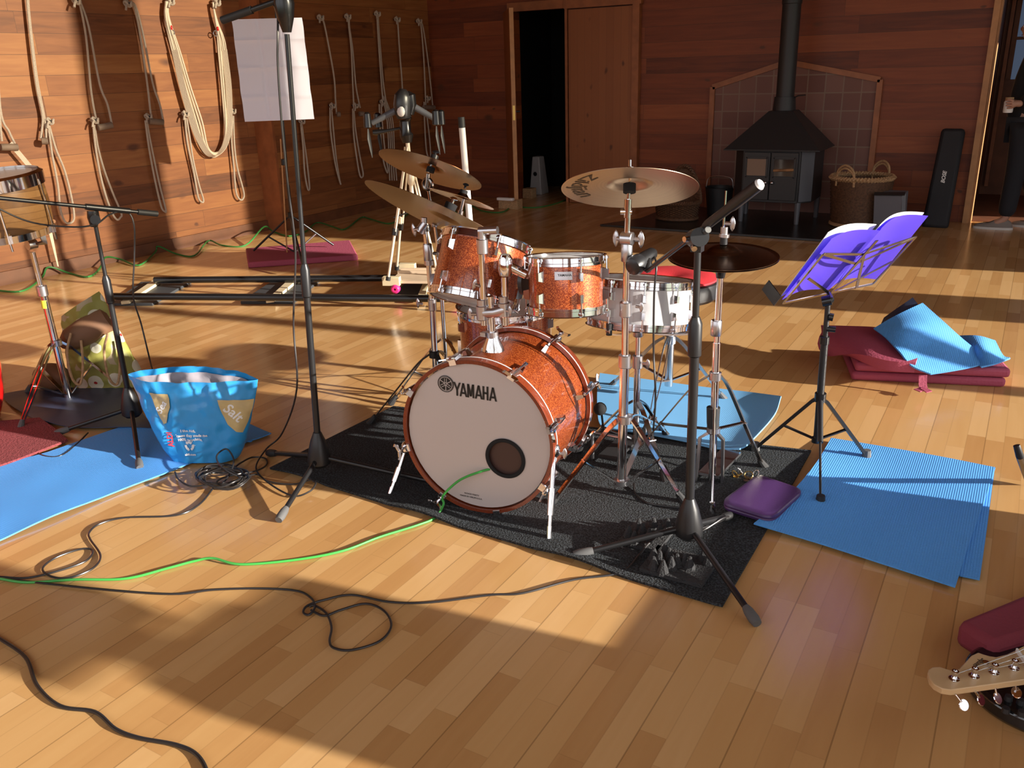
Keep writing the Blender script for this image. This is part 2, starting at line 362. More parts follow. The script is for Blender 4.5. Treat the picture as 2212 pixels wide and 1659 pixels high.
def split(mb, tol=.004):
    par = list(range(len(mb.v)))
    def find(i):
        while par[i] != i: par[i] = par[par[i]]; i = par[i]
        return i
    for f_ in mb.f:
        a = find(f_[0])
        for i in f_[1:]: par[find(i)] = a
    isl = {}
    for f_ in mb.f: isl.setdefault(find(f_[0]), []).append(f_)
    cl = []
    for fs in isl.values():
        vi = {i for f_ in fs for i in f_}; lo = [min(mb.v[i][k] for i in vi)-tol for k in range(3)]; hi = [max(mb.v[i][k] for i in vi)+tol for k in range(3)]
        cl.append([lo, hi, fs])
    ch = True
    while ch:
        ch = False
        for i in range(len(cl)):
            for j in range(i+1, len(cl)):
                A, B = cl[i], cl[j]
                if all(A[0][k] <= B[1][k] and B[0][k] <= A[1][k] for k in range(3)):
                    A[0] = [min(p, q) for p, q in zip(A[0], B[0])]; A[1] = [max(p, q) for p, q in zip(A[1], B[1])]; A[2] += B[2]; del cl[j]; ch = True; break
            if ch: break
    out = []
    for _, _, fs in cl:
        mp = {}; n = MB()
        for f_ in fs:
            for i in f_:
                if i not in mp: mp[i] = len(n.v); n.v.append(mb.v[i])
            n.f.append(tuple(mp[i] for i in f_))
        out.append(n)
    return out
def build(name, mb, m, parent=None, **k):
    if parent is not None and name not in WHOLE and len(mb.v) < 4000:
        ps = split(mb)
        if 1 < len(ps) < 14:
            r = [build1(name, q, m, parent, **k) for q in ps]; return r[0]
    return build1(name, mb, m, parent, **k)
def build1(name, mb, m, parent=None, bevel=0., ang=35, solid=0.):
    if not isinstance(m, (list, tuple)): m = [m]
    me = bpy.data.meshes.new(name)
    o0 = Vector(parent.get('_o', (0, 0, 0))) if parent else Vector((0, 0, 0))
    if parent is None and mb.v:
        lo = Vector([min(v[i] for v in mb.v) for i in range(3)]); hi = Vector([max(v[i] for v in mb.v) for i in range(3)])
        own = Vector(((lo.x+hi.x)/2, (lo.y+hi.y)/2, lo.z))
    elif parent and parent.type == 'MESH': own = Vector(parent['_o'])
    else: own = o0
    me.from_pydata([tuple(v-own) for v in mb.v], [], mb.f); 
    b = bmesh.new(); b.from_mesh(me); bmesh.ops.recalc_face_normals(b, faces=b.faces); b.to_mesh(me); b.free()
    for p_ in me.polygons: p_.use_smooth = True
    me.set_sharp_from_angle(angle=radians(ang))
    for q in m: me.materials.append(q)
    o = bpy.data.objects.new(name, me); COL.objects.link(o); o['_o'] = tuple(own)
    if parent: o.parent = parent
    else: o.location = own
    if bevel:
        md = o.modifiers.new('bevel', 'BEVEL'); md.width = bevel; md.segments = 2; md.limit_method = 'ANGLE'; md.angle_limit = radians(40)
    return o
def T(name, label, cat, loc, group=None):
    o = bpy.data.objects.new(name, None); COL.objects.link(o); o.location = loc; o['_o'] = tuple(loc)
    o.empty_display_size = .05; o['label'] = label; o['category'] = cat
    if group: o['group'] = group
    return o
def solo(name, mb, m, label, cat, group=None, kind=None, **k):
    o = build(name, mb, m, None, **k); o['label'] = label; o['category'] = cat
    if group: o['group'] = group
    if kind: o['kind'] = kind
    return o
def struct(name, mb, m, parent=None, **k):
    o = build(name, mb, m, parent, **k)
    if not parent: o['kind'] = 'structure'
    return o
def text_mb(txt, size, m, bold=0., depth=.0004, sx=1., surf=None, shear=0.):
    c = bpy.data.curves.new('t', 'FONT'); c.body = txt; c.size = size; c.offset = bold; c.align_x = 'CENTER'; c.align_y = 'CENTER'; c.resolution_u = 3; c.extrude = depth/2; c.shear = shear
    o = bpy.data.objects.new('t', c); COL.objects.link(o); bpy.context.view_layer.update()
    me = bpy.data.meshes.new_from_object(o.evaluated_get(bpy.context.evaluated_depsgraph_get()))
    mb = MB(); mb.add([(surf(v.co.x*sx, v.co.y, v.co.z) if surf else m @ Vector((v.co.x*sx, v.co.y, v.co.z))) for v in me.vertices], [tuple(p_.vertices) for p_ in me.polygons])
    bpy.data.objects.remove(o); bpy.data.meshes.remove(me); bpy.data.curves.remove(c); return mb
Z = Vector((0, 0, 1))
gm, N_, L__, B_ = new_mat('sun_filter_glass'); tb0 = N_.new('ShaderNodeBsdfTransparent'); tb0.inputs['Color'].default_value = (.66, .64, .58, 1)  # light filter added for the unseen upper panes, dims sun on the rope wall
gl0 = N_.new('ShaderNodeBsdfGlossy'); gl0.inputs['Roughness'].default_value = .02; mx0_ = N_.new('ShaderNodeMixShader'); mx0_.inputs[0].default_value = .06
L__.new(tb0.outputs[0], mx0_.inputs[1]); L__.new(gl0.outputs[0], mx0_.inputs[2]); L__.new(mx0_.outputs[0], N_['Material Output'].inputs['Surface']); M['sun_filter'] = gm
# ------------------------------------------------------------------ room
XW, YB, ZC = 2.6, 9.0, 4.9
struct('floor', MB().box((-2.3, 3.5, -.05), (11, 13.4, .1)), M['floor'])
m = MB(); x0 = lambda y: -6.6-(6.3-y)*.065
m.hull([(x0(-2), -2, 0), (x0(6.3), 6.3, 0), (-6.95, 6.3, 0), (-7.4, -2, 0)], [(x0(-2), -2, ZC), (x0(6.3), 6.3, ZC), (-6.95, 6.3, ZC), (-7.4, -2, ZC)])
struct('wall_left', m, M['wall_x'])
struct('wall_left_recess', MB().box((-6.65, 7.7, ZC/2), (.5, 2.8, ZC)), M['wall_x'])
m = MB().box((-6.53, 6.285, ZC/2), (.32, .03, ZC))
struct('trim_1', m, M['trim'])
# back wall with two openings
m = MB(); DX0, DX1 = -5.23, -4.56; FX = -.44
for a, b, z0_, z1_ in ((-6.9, DX0, 0, ZC), (DX0, DX1, 2.06, ZC), (DX1, FX, 0, ZC), (FX, .62, 2.06, ZC), (.62, XW+.2, 0, ZC)):
    m.box(((a+b)/2, YB+.06, (z0_+z1_)/2), (b-a, .12, z1_-z0_))
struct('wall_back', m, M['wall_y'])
struct('baseboard_left', MB().box((-6.39, 7.65, .05), (.03, 2.7, .10)).hull([(x0(0)+.0, 0, 0), (x0(6.27), 6.27, 0), (x0(6.27)+.03, 6.27, 0), (x0(0)+.03, 0, 0)], [(x0(0)+.0, 0, .10), (x0(6.27), 6.27, .10), (x0(6.27)+.02, 6.27, .10), (x0(0)+.02, 0, .10)]), M['wood_dk'])
struct('ceiling', MB().box((-2.3, 3.5, ZC+.05), (11, 13.4, .1)), M['ceil'])
# doorway 1: dark storeroom behind
d = struct('door_1', MB().box((DX0-.045, YB-.02, 1.03), (.07, .06, 2.06)).box((DX1+.0, YB-.02, 1.03), (.03, .05, 2.06)).box(((DX0+DX1)/2, YB-.02, 2.10), (DX1-DX0+.12, .05, .09)), M['trim'])
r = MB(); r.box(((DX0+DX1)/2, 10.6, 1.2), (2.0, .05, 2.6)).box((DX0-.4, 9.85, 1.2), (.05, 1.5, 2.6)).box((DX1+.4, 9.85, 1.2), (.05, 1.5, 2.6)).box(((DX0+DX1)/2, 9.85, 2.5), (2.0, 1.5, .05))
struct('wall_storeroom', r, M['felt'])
# open leaf seen on its edge
hA = ON(1097, 240, 1, YB-.04); lE = P(1116, 452)
q = Vector((lE.x-hA.x, lE.y-hA.y, 0)); hA.z = 0; L_ = q.length; qx = q.normalized(); qm = Matrix((qx, Vector((-qx.y, qx.x, 0)), Z)).transposed().to_4x4(); qm.translation = hA
lf = struct('door_3', MB().box((L_/2, 0, 1.03), (L_, .045, 2.04), qm), M['pine_v'], bevel=.002); lf['label'] = 'open wooden door leaf seen on its pale edge'
build('door_edge', MB().box((L_+.002, 0, 1.03), (.006, .044, 2.04), qm), M['trim_lt'], lf)
build('latch_plate', MB().box((L_+.007, 0, 1.02), (.004, .024, .15), qm), M['brasskey'], lf)
build('door_handle', MB().cyl(qm @ Vector((L_-.06, .02, 1.03)), qm @ Vector((L_-.06, .07, 1.03)), .009).cyl(qm @ Vector((L_-.06, .065, 1.03)), qm @ Vector((L_-.16, .065, 1.03)), .008), M['blackm'], lf)
# closed pine panel door
pA = ON(1231, 250, 1, YB-.03).x; pB = ON(1366, 250, 1, YB-.03).x
d2 = struct('door_2', MB().box(((pA+pB)/2, YB-.03, 1.02), (pB-pA, .045, 2.03)), M['pine_v'])
build('door_casing', MB().box((pB+.035, YB-.035, 1.04), (.075, .06, 2.08)).box(((pA+pB)/2+.02, YB-.035, 2.09), (pB-pA+.14, .055, .085)), M['trim'], d2)
# right doorway: frame, dark porch, window behind
d3 = struct('door_4', MB().box((FX-.02, YB-.02, 1.03), (.05, .08, 2.08)).box((FX+.01, YB+.06, 1.03), (.025, .16, 2.06)), M['trim_lt'])
r = MB(); r.box((FX-.05, 10.05, 1.3), (.04, 1.86, 2.6)).box((.7, 10.98, 1.3), (2.5, .05, 2.6)).box((1.9, 10.35, 1.3), (.04, 1.3, 2.6)).box((1.9, 9.25, 1.3), (.04, .14, 2.6)).box((1.9, 9.5, 2.4), (.04, .4, .6)).box((.7, 10.05, -.02), (2.6, 1.95, .05))
r.box((.8, 10.1, 2.5), (2.4, 2.0, .04))
struct('wall_porch', r, M['wood_dk'])
struct('trim_2', MB().box((-.41, 10.90, 1.3), (.035, .04, 2.4)), M['trim'])
w = struct('window_5', MB().box((.24, 10.9, 1.75), (.06, .05, 1.1)).box((-.36, 10.9, 1.75), (.045, .05, 1.1)).box((-.06, 10.9, 1.60), (.56, .03, .03)), M['wood_dk'])
gm, N_, L__, B_ = new_mat('porch_pane'); B_.inputs['Base Color'].default_value = (.05, .07, .1, 1); B_.inputs['Emission Color'].default_value = (.35, .5, .8, 1); B_.inputs['Emission Strength'].default_value = .12
build('pane', MB().box((-.06, 10.93, 1.75), (.56, .01, 1.1)), gm, w)
# window wall (right, outside the frame) : posts, sill, header
gaps = [(-1.9, 7.24)]
wr = MB().box((XW+.08, 3.5, ZC-.1), (.16, 13.4, .2)).box((XW+.08, 3.5, .04), (.16, 13.4, .08)).box((XW+.08, 8.4, ZC/2), (.16, 2.0, ZC)).box((XW+.08, -2.6, ZC/2), (.16, 1.4, ZC))
struct('wall_right', wr, M['wood_dk'])
struct('trim_3', MB().box((XW+.08, 6.21, ZC/2), (.16, .44, ZC)).box((XW+.08, .75, ZC/2), (.16, .22, ZC)), M['wood_dk'])
k = 0
for a, b in ((6.43, 7.40), (4.69, 5.99), (1.80, 4.69), (.90, 1.80), (-1.9, .60)):
    k += 1
    fr_ = MB().box((XW+.08, a+.03, ZC/2), (.07, .07, ZC)).box((XW+.08, b-.03, ZC/2), (.07, .07, ZC)).box((XW+.08, (a+b)/2, 2.25), (.03, b-a, .03))
    wn_ = struct('window_%d' % (10+k), fr_, M['wood_dk'])
    build('sun_filter_pane', MB().box((XW+.08, (a+b)/2, 3.5), (.012, b-a-.1, 2.5)), M['sun_filter'], wn_)  # added filter, keeps the rope wall from being overlit
# wall behind us with a big window
wf = MB().box((-2.3, -2.08, .4), (11, .16, .8)).box((-2.3, -2.08, 4.3), (11, .16, 1.2))
for x in (-7, -4.4, -2, .4, 2.6): wf.box((x, -2.08, 2.4), (.25, .16, 3.))
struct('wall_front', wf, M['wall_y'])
struct('ground_outside', MB().box((0, 0, -.16), (120, 120, .1)), M['grass'])
# hearth
hp = [(ON(1300, 489, 1, 7.6).x, 7.6), (ON(1806, 525, 1, 7.6).x, 7.58), (-.98, 8.0), (-.98, 8.99), (-3.05, 8.99), (-3.05, 8.3)]
hp = [(P(1296, 489).x, P(1296, 489).y), (P(1810, 525).x, P(1810, 525).y), (-.82, 8.15), (-.82, 8.99), (-3.3, 8.99), (-3.3, 8.1)]
solo('hearth_slab', MB().prism(hp, 0, .022), M['slate'], 'black slate hearth slab on the floor under the stove', 'hearth', bevel=.003)
# tiled surround
TL = [ON(*q, 1, YB-.02) for q in ((1540, 188), (1702, 134), (1902, 172), (1868, 470))]
xl, xp, xr_ = TL[0].x, TL[1].x, TL[2].x; zl, zp, zr = TL[0].z, TL[1].z, TL[2].z
su = T('tiled_surround', 'terracotta tiled fire surround with pointed wooden frame behind the stove', 'fireplace surround', (xp, YB, 0))
R9 = Matrix(((1, 0, 0, 0), (0, 0, -1, YB), (0, 1, 0, 0), (0, 0, 0, 1)))
build('tile_panel', MB().prism([(xl, 0), (xr_, 0), (xr_, zr), (xp, zp), (xl, zl)], 0, .015, R9), M['tiles'], su)
t_ = MB(); w_ = .05
for a, b in (((xl, 0), (xl, zl)), ((xl, zl), (xp, zp)), ((xp, zp), (xr_, zr)), ((xr_, zr), (xr_, 0))):
    t_.strip([(a[0], YB-.02, a[1]), (b[0], YB-.02, b[1])], w_, .035, (1, 0, .2) if a[0] == b[0] else (0, 0, 1))
build('wooden_frame', t_, M['trim'], su)
# ------------------------------------------------------------------ light
sun = bpy.data.lights.new('sun', 'SUN'); sun.energy = 12.5; sun.angle = radians(.7); sun.color = (1., .93, .83)
so = bpy.data.objects.new('sun', sun); COL.objects.link(so)
az, el = radians(-172), radians(13.5)
dv = Vector((cos(az)*cos(el), sin(az)*cos(el), -sin(el))); so.rotation_euler = dv.to_track_quat('-Z', 'Y').to_euler(); so.location = (8, 4, 5)
W = bpy.data.worlds.new('sky'); S.world = W; W.use_nodes = True
bg = W.node_tree.nodes['Background']; bg.inputs['Color'].default_value = (.90, .90, .93, 1); bg.inputs['Strength'].default_value = 2.1
for nm, loc, rot, sx, sy in (('portal_side', (XW+.25, 2.8, 2.4), (0, radians(90), 0), 4.7, 9.3), ('portal_rear', (-2.2, -2.3, 2.3), (radians(90), 0, 0), 9.6, 3.)):
    l = bpy.data.lights.new(nm, 'AREA'); l.shape = 'RECTANGLE'; l.size = sx; l.size_y = sy; l.cycles.is_portal = True
    o = bpy.data.objects.new(nm, l); COL.objects.link(o); o.location = loc; o.rotation_euler = rot
# ------------------------------------------------------------------ camera
cam = bpy.data.cameras.new('camera'); cam.sensor_width = 36; cam.lens = f/2212*36; cam.clip_start = .05
co = bpy.data.objects.new('camera', cam); COL.objects.link(co); S.camera = co
def cw2(x, y, z): return Vector((cw*x-sw*y, sw*x+cw*y, z))
Rv = cw2(1, 0, 0); Fv = cw2(0, cos(pt), -sin(pt)); Dv = cw2(0, -sin(pt), -cos(pt))
Xi = Rv*cos(rl)+Dv*sin(rl); Yi = -Rv*sin(rl)+Dv*cos(rl)
mw = Matrix((Xi, -Yi, -Fv)).transposed().to_4x4(); mw.translation = CAM; co.matrix_world = mw
S.view_settings.view_transform = 'Standard'; S.view_settings.look = 'None'; S.view_settings.exposure = 0.; S.view_settings.gamma = 1.
S.view_settings.use_curve_mapping = False
# ------------------------------------------------------------------ drum hardware
def ring_prof(R, z, hgt, th, lip=.004):   # triple flanged hoop, centred on z, going up
    return [(R, z), (R+th, z), (R+th, z+hgt*.3), (R+th*.6, z+hgt*.35), (R+th*.6, z+hgt*.9), (R+th+lip, z+hgt), (R+th*.4, z+hgt), (R, z+hgt*.9)]
def wing(mb, c, ax, side, s=.02):          # wing nut: hub and a flat oval key
    ax = Vector(ax).normalized(); side = Vector(side); side = (side-ax*side.dot(ax)).normalized(); c = Vector(c); y = side.cross(ax)
    mb.cyl(c-ax*s*.7, c+ax*s*.1, s*.26, n=10)
    m_ = Matrix((side, y, ax)).transposed().to_4x4(); m_.translation = c+ax*s*.25
    mb.lathe([(1e-6, -.9), (.45, -.75), (.8, -.4), (1, 0), (.8, .4), (.45, .75), (1e-6, .9)], m_ @ Matrix.Diagonal((s*.95, s*.16, s*.42, 1)), 14)
def drum(name, label, cat, c, axis, R, H, m, nl=6, rot=0., hint=None, badge=None, shell_in=None, lug_h=.045, double=False):
    c = Vector(c); Mx = frame(c, axis, hint); t = T(name, label, cat, c)
    build('shell', MB().lathe([(R, -H/2), (R, H/2)], Mx, 64), m, t)
    for sgn, nm in ((1, 'batter_head'), (-1, 'resonant_head')):
        z = sgn*(H/2+.002); build(nm, MB().lathe([(1e-5, z), (R*.94, z), (R+.003, z-sgn*.004), (R+.003, z-sgn*.01)], Mx, 64), M['head_w'], t)
    for sgn in (1, -1):
        m2 = Mx if sgn > 0 else Mx @ Matrix.Diagonal((1, 1, -1, 1))
        build('hoop', MB().lathe(ring_prof(R+.003, H/2-.012, .028, .006), m2, 64, closed=True), M['chrome'], t)
    for k in range(nl):
        a = rot+2*pi*k/nl; ca, sa = cos(a), sin(a); rad = Vector((ca, sa, 0)); tan = Vector((-sa, ca, 0)); g = MB()
        for sgn in (1, -1):
            zc = sgn*(H/2-.018-lug_h*.75)
            g.hull([Mx @ (rad*R+tan*(.010*a_)+Z*(zc+b_*lug_h/2)) for a_, b_ in ((-1, -1), (1, -1), (1, 1), (-1, 1))],
                   [Mx @ (rad*(R+.020)+tan*(.005*a_)+Z*(zc+b_*lug_h*.36)) for a_, b_ in ((-1, -1), (1, -1), (1, 1), (-1, 1))])
            g.cyl(Mx @ (rad*(R+.013)+Z*(zc)), Mx @ (rad*(R+.013)+Z*(sgn*(H/2+.013))), .0032, n=8)
            g.cyl(Mx @ (rad*(R+.013)+Z*(sgn*(H/2+.003))), Mx @ (rad*(R+.013)+Z*(sgn*(H/2+.010))), .0075, n=8)
        build('lug', g, M['chrome'], t)
    return t, Mx
def pole(mb, a, b, r, n=14): return mb.cyl(a, b, r, n=n)
def fleg(t, hub, foot, col=None, wd=.022, mt='nickel', double=False, knee=.25, mf='rubber', hr=.02):
    """folding stand leg: bowed flat bar from the hub to a rubber foot, with a brace to the collar"""
    hub = Vector(hub); foot = Vector(foot); foot.z = max(foot.z, 0); d = Vector((foot.x-hub.x, foot.y-hub.y, 0)); L = d.length; u = d.normalized(); side = u.cross(Z)
    a = hub+u*hr; k = hub+u*(L*knee)-Z*((hub.z)*knee*.55); e = foot-u*.02+Z*.03
    g = MB()
    for q in ((-1, 1) if double else (0,)): g.strip(smooth([a+side*q*.008, k+side*q*.011, k.lerp(e, .5)+side*q*.011, e+side*q*.006], 5), wd if not double else wd*.4, .005 if not double else .004, side if not double else Z)
    lg = build('leg', g, M[mt], t)
    fm = MB().tube([e-(foot-e)*.5, e, foot+Z*.004], [.009, .013, .017], 10); build('rubber_foot', fm, M[mf], lg)
    if col is not None:
        col = Vector(col); mid = a.lerp(e, .62)-Z*.0
        mid = k.lerp(e, .45)
        b_ = MB().strip([col+u*.018, mid], wd*.75, .004, side); b_.cyl(mid-side*.014, mid+side*.014, .005, n=8)
        build('brace', b_, M[mt], t)
def clamp(mb, c, ax, r, hgt=.05): ax = Vector(ax).normalized(); c = Vector(c); mb.tube([c-ax*hgt/2, c-ax*hgt*.45, c+ax*hgt*.45, c+ax*hgt/2], [r*.9, r, r, r*.9], 16)
# ---- bass drum
A_ = radians(98); ad = Vector((cos(A_), sin(A_), 0)); BC = P(1028, 948, .285); BL = .43; RH = .278; RS = .262
bd = T('bass_drum', 'orange sparkle bass drum with white front head on the black carpet', 'drum', (BC.x, BC.y, 0))
BM = frame(BC-ad*.0, ad, Z)     # local z = into the drum, x = up
y_ = BM.to_3x3() @ Vector((0, 1, 0))
build('shell', MB().lathe([(RS, .03), (RS, BL-.03)], BM, 96), M['spark'], bd)
for z0_, sg in ((0., 1), (BL-.0, -1)):
    pr = [(RS+.004, z0_+sg*.008), (RS+.004, z0_+sg*0.), (RH, z0_+sg*-.002), (RH+.001, z0_+sg*.003), (RH+.001, z0_+sg*.038), (RS+.004, z0_+sg*.040)]
    build('wooden_hoop', MB().lathe(pr, BM, 96, closed=True), M['spark_h'], bd)
    build('inlay_ring', MB().lathe([(RH-.002, z0_+sg*.031), (RH+.0022, z0_+sg*.031), (RH+.0022, z0_+sg*.0355), (RH-.002, z0_+sg*.0355)], BM, 96, closed=True), M['white_pl'], bd)
# front head with a port hole
pc = Vector((0, 0)); hx = BM.inverted() @ ON(1088, 993, 1, BC.y-.0)
ph = BM.inverted() @ (lambda d: CAM+d*(((BC-CAM).dot(ad))/d.dot(ad)))(ray(1089, 993))
PR = .062; n_ = 64; g = MB(); ring = []; 
vs = []; fs = []
for k in range(n_):
    a = 2*pi*k/n_; dirv = Vector((cos(a), sin(a))); o2 = Vector((ph.x, ph.y)); b_ = o2.dot(dirv); t2 = -b_+sqrt(b_*b_-o2.dot(o2)+RS**2)
    for q in (0, .33, .66, 1.):
        rr = PR+(t2-PR)*q; p2 = o2+dirv*rr; vs.append(BM @ Vector((p2.x, p2.y, .012)))
for k in range(n_):
    l = (k+1) % n_
    for q in range(3): fs.append((k*4+q, l*4+q, l*4+q+1, k*4+q+1))
build('front_head', MB().add(vs, fs), M['head'], bd)
build('port_ring', MB().torus(BM @ Matrix.Translation((ph.x, ph.y, .009)), PR+.004, .007, 64, 8, .6), M['felt'], bd)
im, N_, L__, B_ = new_mat('drum_interior'); B_.inputs['Base Color'].default_value = (.06, .03, .025, 1); B_.inputs['Roughness'].default_value = .5
build('inside_lining', MB().lathe([(RS-.006, .02), (RS-.006, BL-.02)], BM, 64), im, bd)
build('batter_head', MB().lathe([(1e-5, BL-.01), (RS, BL-.01)], BM, 64), M['head_w'], bd)
HM = BM @ Matrix(((0, -1, 0, 0), (-1, 0, 0, 0), (0, 0, -1, .0105), (0, 0, 0, 1)))  # text frame: x to the right of the viewer, y down->up
# make x point to the viewer's right, y up, z toward the viewer
rt = Vector((-ad.y*-1, ad.x*-1, 0)); rt = ad.cross(Z); 
def headp(px, py): 
    d = ray(px, py); return CAM+d*(((BC+ad*.011-CAM).dot(ad))/d.dot(ad))
tA = headp(979, 838); tB = headp(1073, 852); tx = (tB-tA).normalized(); ty = (-ad).cross(tx); tc_ = headp(1026, 846)-ad*.0005
TM = Matrix((tx, ty, -ad)).transposed().to_4x4(); TM.translation = tc_
wd_ = (tB-tA).length
def letters(txt, sw=.21, gap=.10):
    G = {'Y': (.66, [((0, 1), (.33, .44)), ((.66, 1), (.33, .44)), ((.33, .5), (.33, 0))], []), 'A': (.68, [((0, 0), (.34, 1)), ((.68, 0), (.34, 1))], [(.14, .54, .20, .34)]),
         'M': (.80, [((.1, 0), (.1, 1)), ((.7, 0), (.7, 1)), ((.14, 1), (.40, .1)), ((.66, 1), (.40, .1))], []), 'H': (.66, [((.1, 0), (.1, 1)), ((.56, 0), (.56, 1))], [(.1, .56, .43, .58)])}
    mb = MB(); x = 0
    for ch in txt:
        w, st, bars = G[ch]
        for (a, b) in st:
            s2 = sw if a[0] == b[0] else sw*.98
            mb.add([(x+a[0]-s2/2, a[1], 0), (x+a[0]+s2/2, a[1], 0), (x+b[0]+s2/2, b[1], 0), (x+b[0]-s2/2, b[1], 0)], [(0, 1, 2, 3)])
        for a, b, c_, d_ in bars: mb.add([(x+a, c_, 0), (x+b, c_, 0), (x+b, d_, 0), (x+a, d_, 0)], [(0, 1, 2, 3)])
        x += w+gap+(.06 if ch in 'HM' else 0)+(-.06 if ch == 'Y' else 0)
    return mb
tm = letters('YAMAHA'); xs = [v.x for v in tm.v]; fx = wd_/(max(xs)-min(xs)); hh_ = (headp(1000, 858)-headp(1000, 829)).length; cx_ = (max(xs)+min(xs))/2
tm.v = [TM @ Vector(((v.x-cx_)*fx, (v.y-.5)*hh_, .0004)) for v in tm.v]
build('lettering', tm, M['black_ink'], bd)
em = headp(963, 829)-ad*.0005; EM = TM.copy(); EM.translation = em; g = MB()
er = (headp(963, 829)-headp(963, 811)).length
build('emblem_disc', MB().lathe([(1e-5, 0), (er*.88, 0), (er*.88, .0005)], EM, 40).lathe([(er*.93, 0), (er, 0), (er, .0005), (er*.93, .0005)], EM, 40, closed=True), M['black_ink'], bd)
for k in range(3):
    a = pi/2+2*pi*k/3; dr = Vector((cos(a), sin(a), 0)); tn = Vector((-sin(a), cos(a), 0)); ft = er*.82
    for q in (-1, 1): g.strip([EM @ (dr*(-ft*.15)+tn*q*er*.12+Z*.001), EM @ (dr*ft*.8+tn*q*er*.12+Z*.001)], er*.06, .0004, EM.to_3x3() @ tn)
    g.strip([EM @ (dr*(-ft)+Z*.001), EM @ (dr*(-ft*.15)+Z*.001)], er*.085, .0004, EM.to_3x3() @ tn)
    g.strip([EM @ (dr*(-ft*.15)-tn*er*.12+Z*.001), EM @ (dr*(-ft*.15)+tn*er*.12+Z*.001)], er*.085, .0004, EM.to_3x3() @ dr)
g.torus(EM @ Matrix.Translation((0, 0, .001)), er*.80, er*.03, 40, 6, .1)
build('emblem_lines', g, M['head'], bd)
for txt, px, py in (('WOOD PARTY', 1019, 1068), ('MADE BY DRUM U.S.A.', 1018, 1074)):
    mm = TM.copy(); mm.translation = headp(px, py)-ad*.0005; build('small_print', text_mb(txt, .0085, mm), M['black_ink'], bd)
# claws on both hoops
claws = [(915, 1073)]
for zf, sg in ((0., 1), (BL, -1)):
    for k in range(8):
        a = radians(22.5+8)+2*pi*k/8; rad = Vector((cos(a), sin(a), 0)); tn = Vector((-sin(a), cos(a), 0)); g = MB()
        def q(r_, t_, z_): return BM @ (rad*r_+tn*t_+Z*(zf+sg*z_))
        g.hull([q(RH+.002, -.016, -.006), q(RH+.002, .016, -.006), q(RH+.002, .012, .044), q(RH+.002, -.012, .044)], [q(RH+.010, -.012, -.006), q(RH+.010, .012, -.006), q(RH+.012, .008, .044), q(RH+.012, -.008, .044)])
        g.hull([q(RS+.004, -.013, -.009), q(RS+.004, .013, -.009), q(RH+.010, .012, -.009), q(RH+.010, -.012, -.009)], [q(RS+.004, -.013, -.003), q(RS+.004, .013, -.003), q(RH+.010, .012, -.003), q(RH+.010, -.012, -.003)])
        g.cyl(q(RH+.016, 0, -.034), q(RH+.012, 0, .10), .0038, n=8)
        g.cyl(q(RH+.016, 0, -.03), q(RH+.016, 0, -.012), .0075, n=8)
        for s_ in (-1, 1): g.strip([q(RH+.016, s_*.004, -.032), q(RH+.018, s_*.022, -.036), q(RH+.020, s_*.028, -.044)], .010, .004, (rad.x, rad.y, .3))
        g.hull([q(RS, -.009, .085), q(RS, .009, .085), q(RS, .009, .125), q(RS, -.009, .125)], [q(RS+.026, -.006, .09), q(RS+.026, .006, .09), q(RS+.026, .006, .118), q(RS+.026, -.006, .118)])
        build('tension_claw', g, M['chrome'], bd)
for px, py in ((1178, 911), (1251, 861)):
    d_ = ray(px, py); o_ = BM.inverted() @ CAM; dd = BM.to_3x3().inverted() @ d_
    aa = dd.x**2+dd.y**2; bb = o_.x*dd.x+o_.y*dd.y; cc = o_.x**2+o_.y**2-RS**2; disc = bb*bb-aa*cc
    if disc > 0:
        t2 = (-bb-sqrt(disc))/aa; pp = CAM+d_*t2; lp = BM.inverted() @ pp; nn = BM.to_3x3() @ Vector((lp.x, lp.y, 0)).normalized()
        build('shell_eyelet', MB().lathe([(1e-5, .001), (.002, .001), (.0035, .002), (.006, .0015), (.006, -.001)], frame(pp, nn), 12), M['chrome'], bd)
# spurs
for hub_px, mid_px, ft_px, zz in (((1183, 985), (1184, 1075), (1186, 1168), 1), ((878, 968), (858, 1015), (842, 1068), -1)):
    ft = P(*ft_px, .005); sd = y_*(-1)
    hubp = RD(hub_px[0]+(14 if zz > 0 else 0), hub_px[1]-(12 if zz > 0 else 0), hypot(ft.x, ft.y)+(.13 if zz > 0 else .06)); 
    g = MB().cyl(hubp, hubp.lerp(ft, .45), .0085).cyl(hubp.lerp(ft, .42), hubp.lerp(ft, .72), .0125).cyl(hubp.lerp(ft, .72), hubp.lerp(ft, .86), .008).cyl(hubp.lerp(ft, .84), ft, .0105, .009)
    g.sphere(hubp, .021, 14, (1, 1, 1.3)); nd = (hubp-BC); nd = (nd-ad*nd.dot(ad)); cen = BC+ad*((hubp-BC).dot(ad)); surf_ = cen+nd.normalized()*RS
    g.cyl(surf_, hubp, .017); 
    sp_ = build('spur', g, M['chrome'], bd)
    build('spur_tip', MB().cyl(ft+Z*.004, ft-Z*.004, .016, .018), M['rubber'], sp_)
    w2_ = MB(); wing(w2_, hubp+Vector((.028, .01, 0))*zz+Z*-.01, Vector((zz, .3, 0)), Z, .022); build('wing_nut', w2_, M['steel'], sp_)
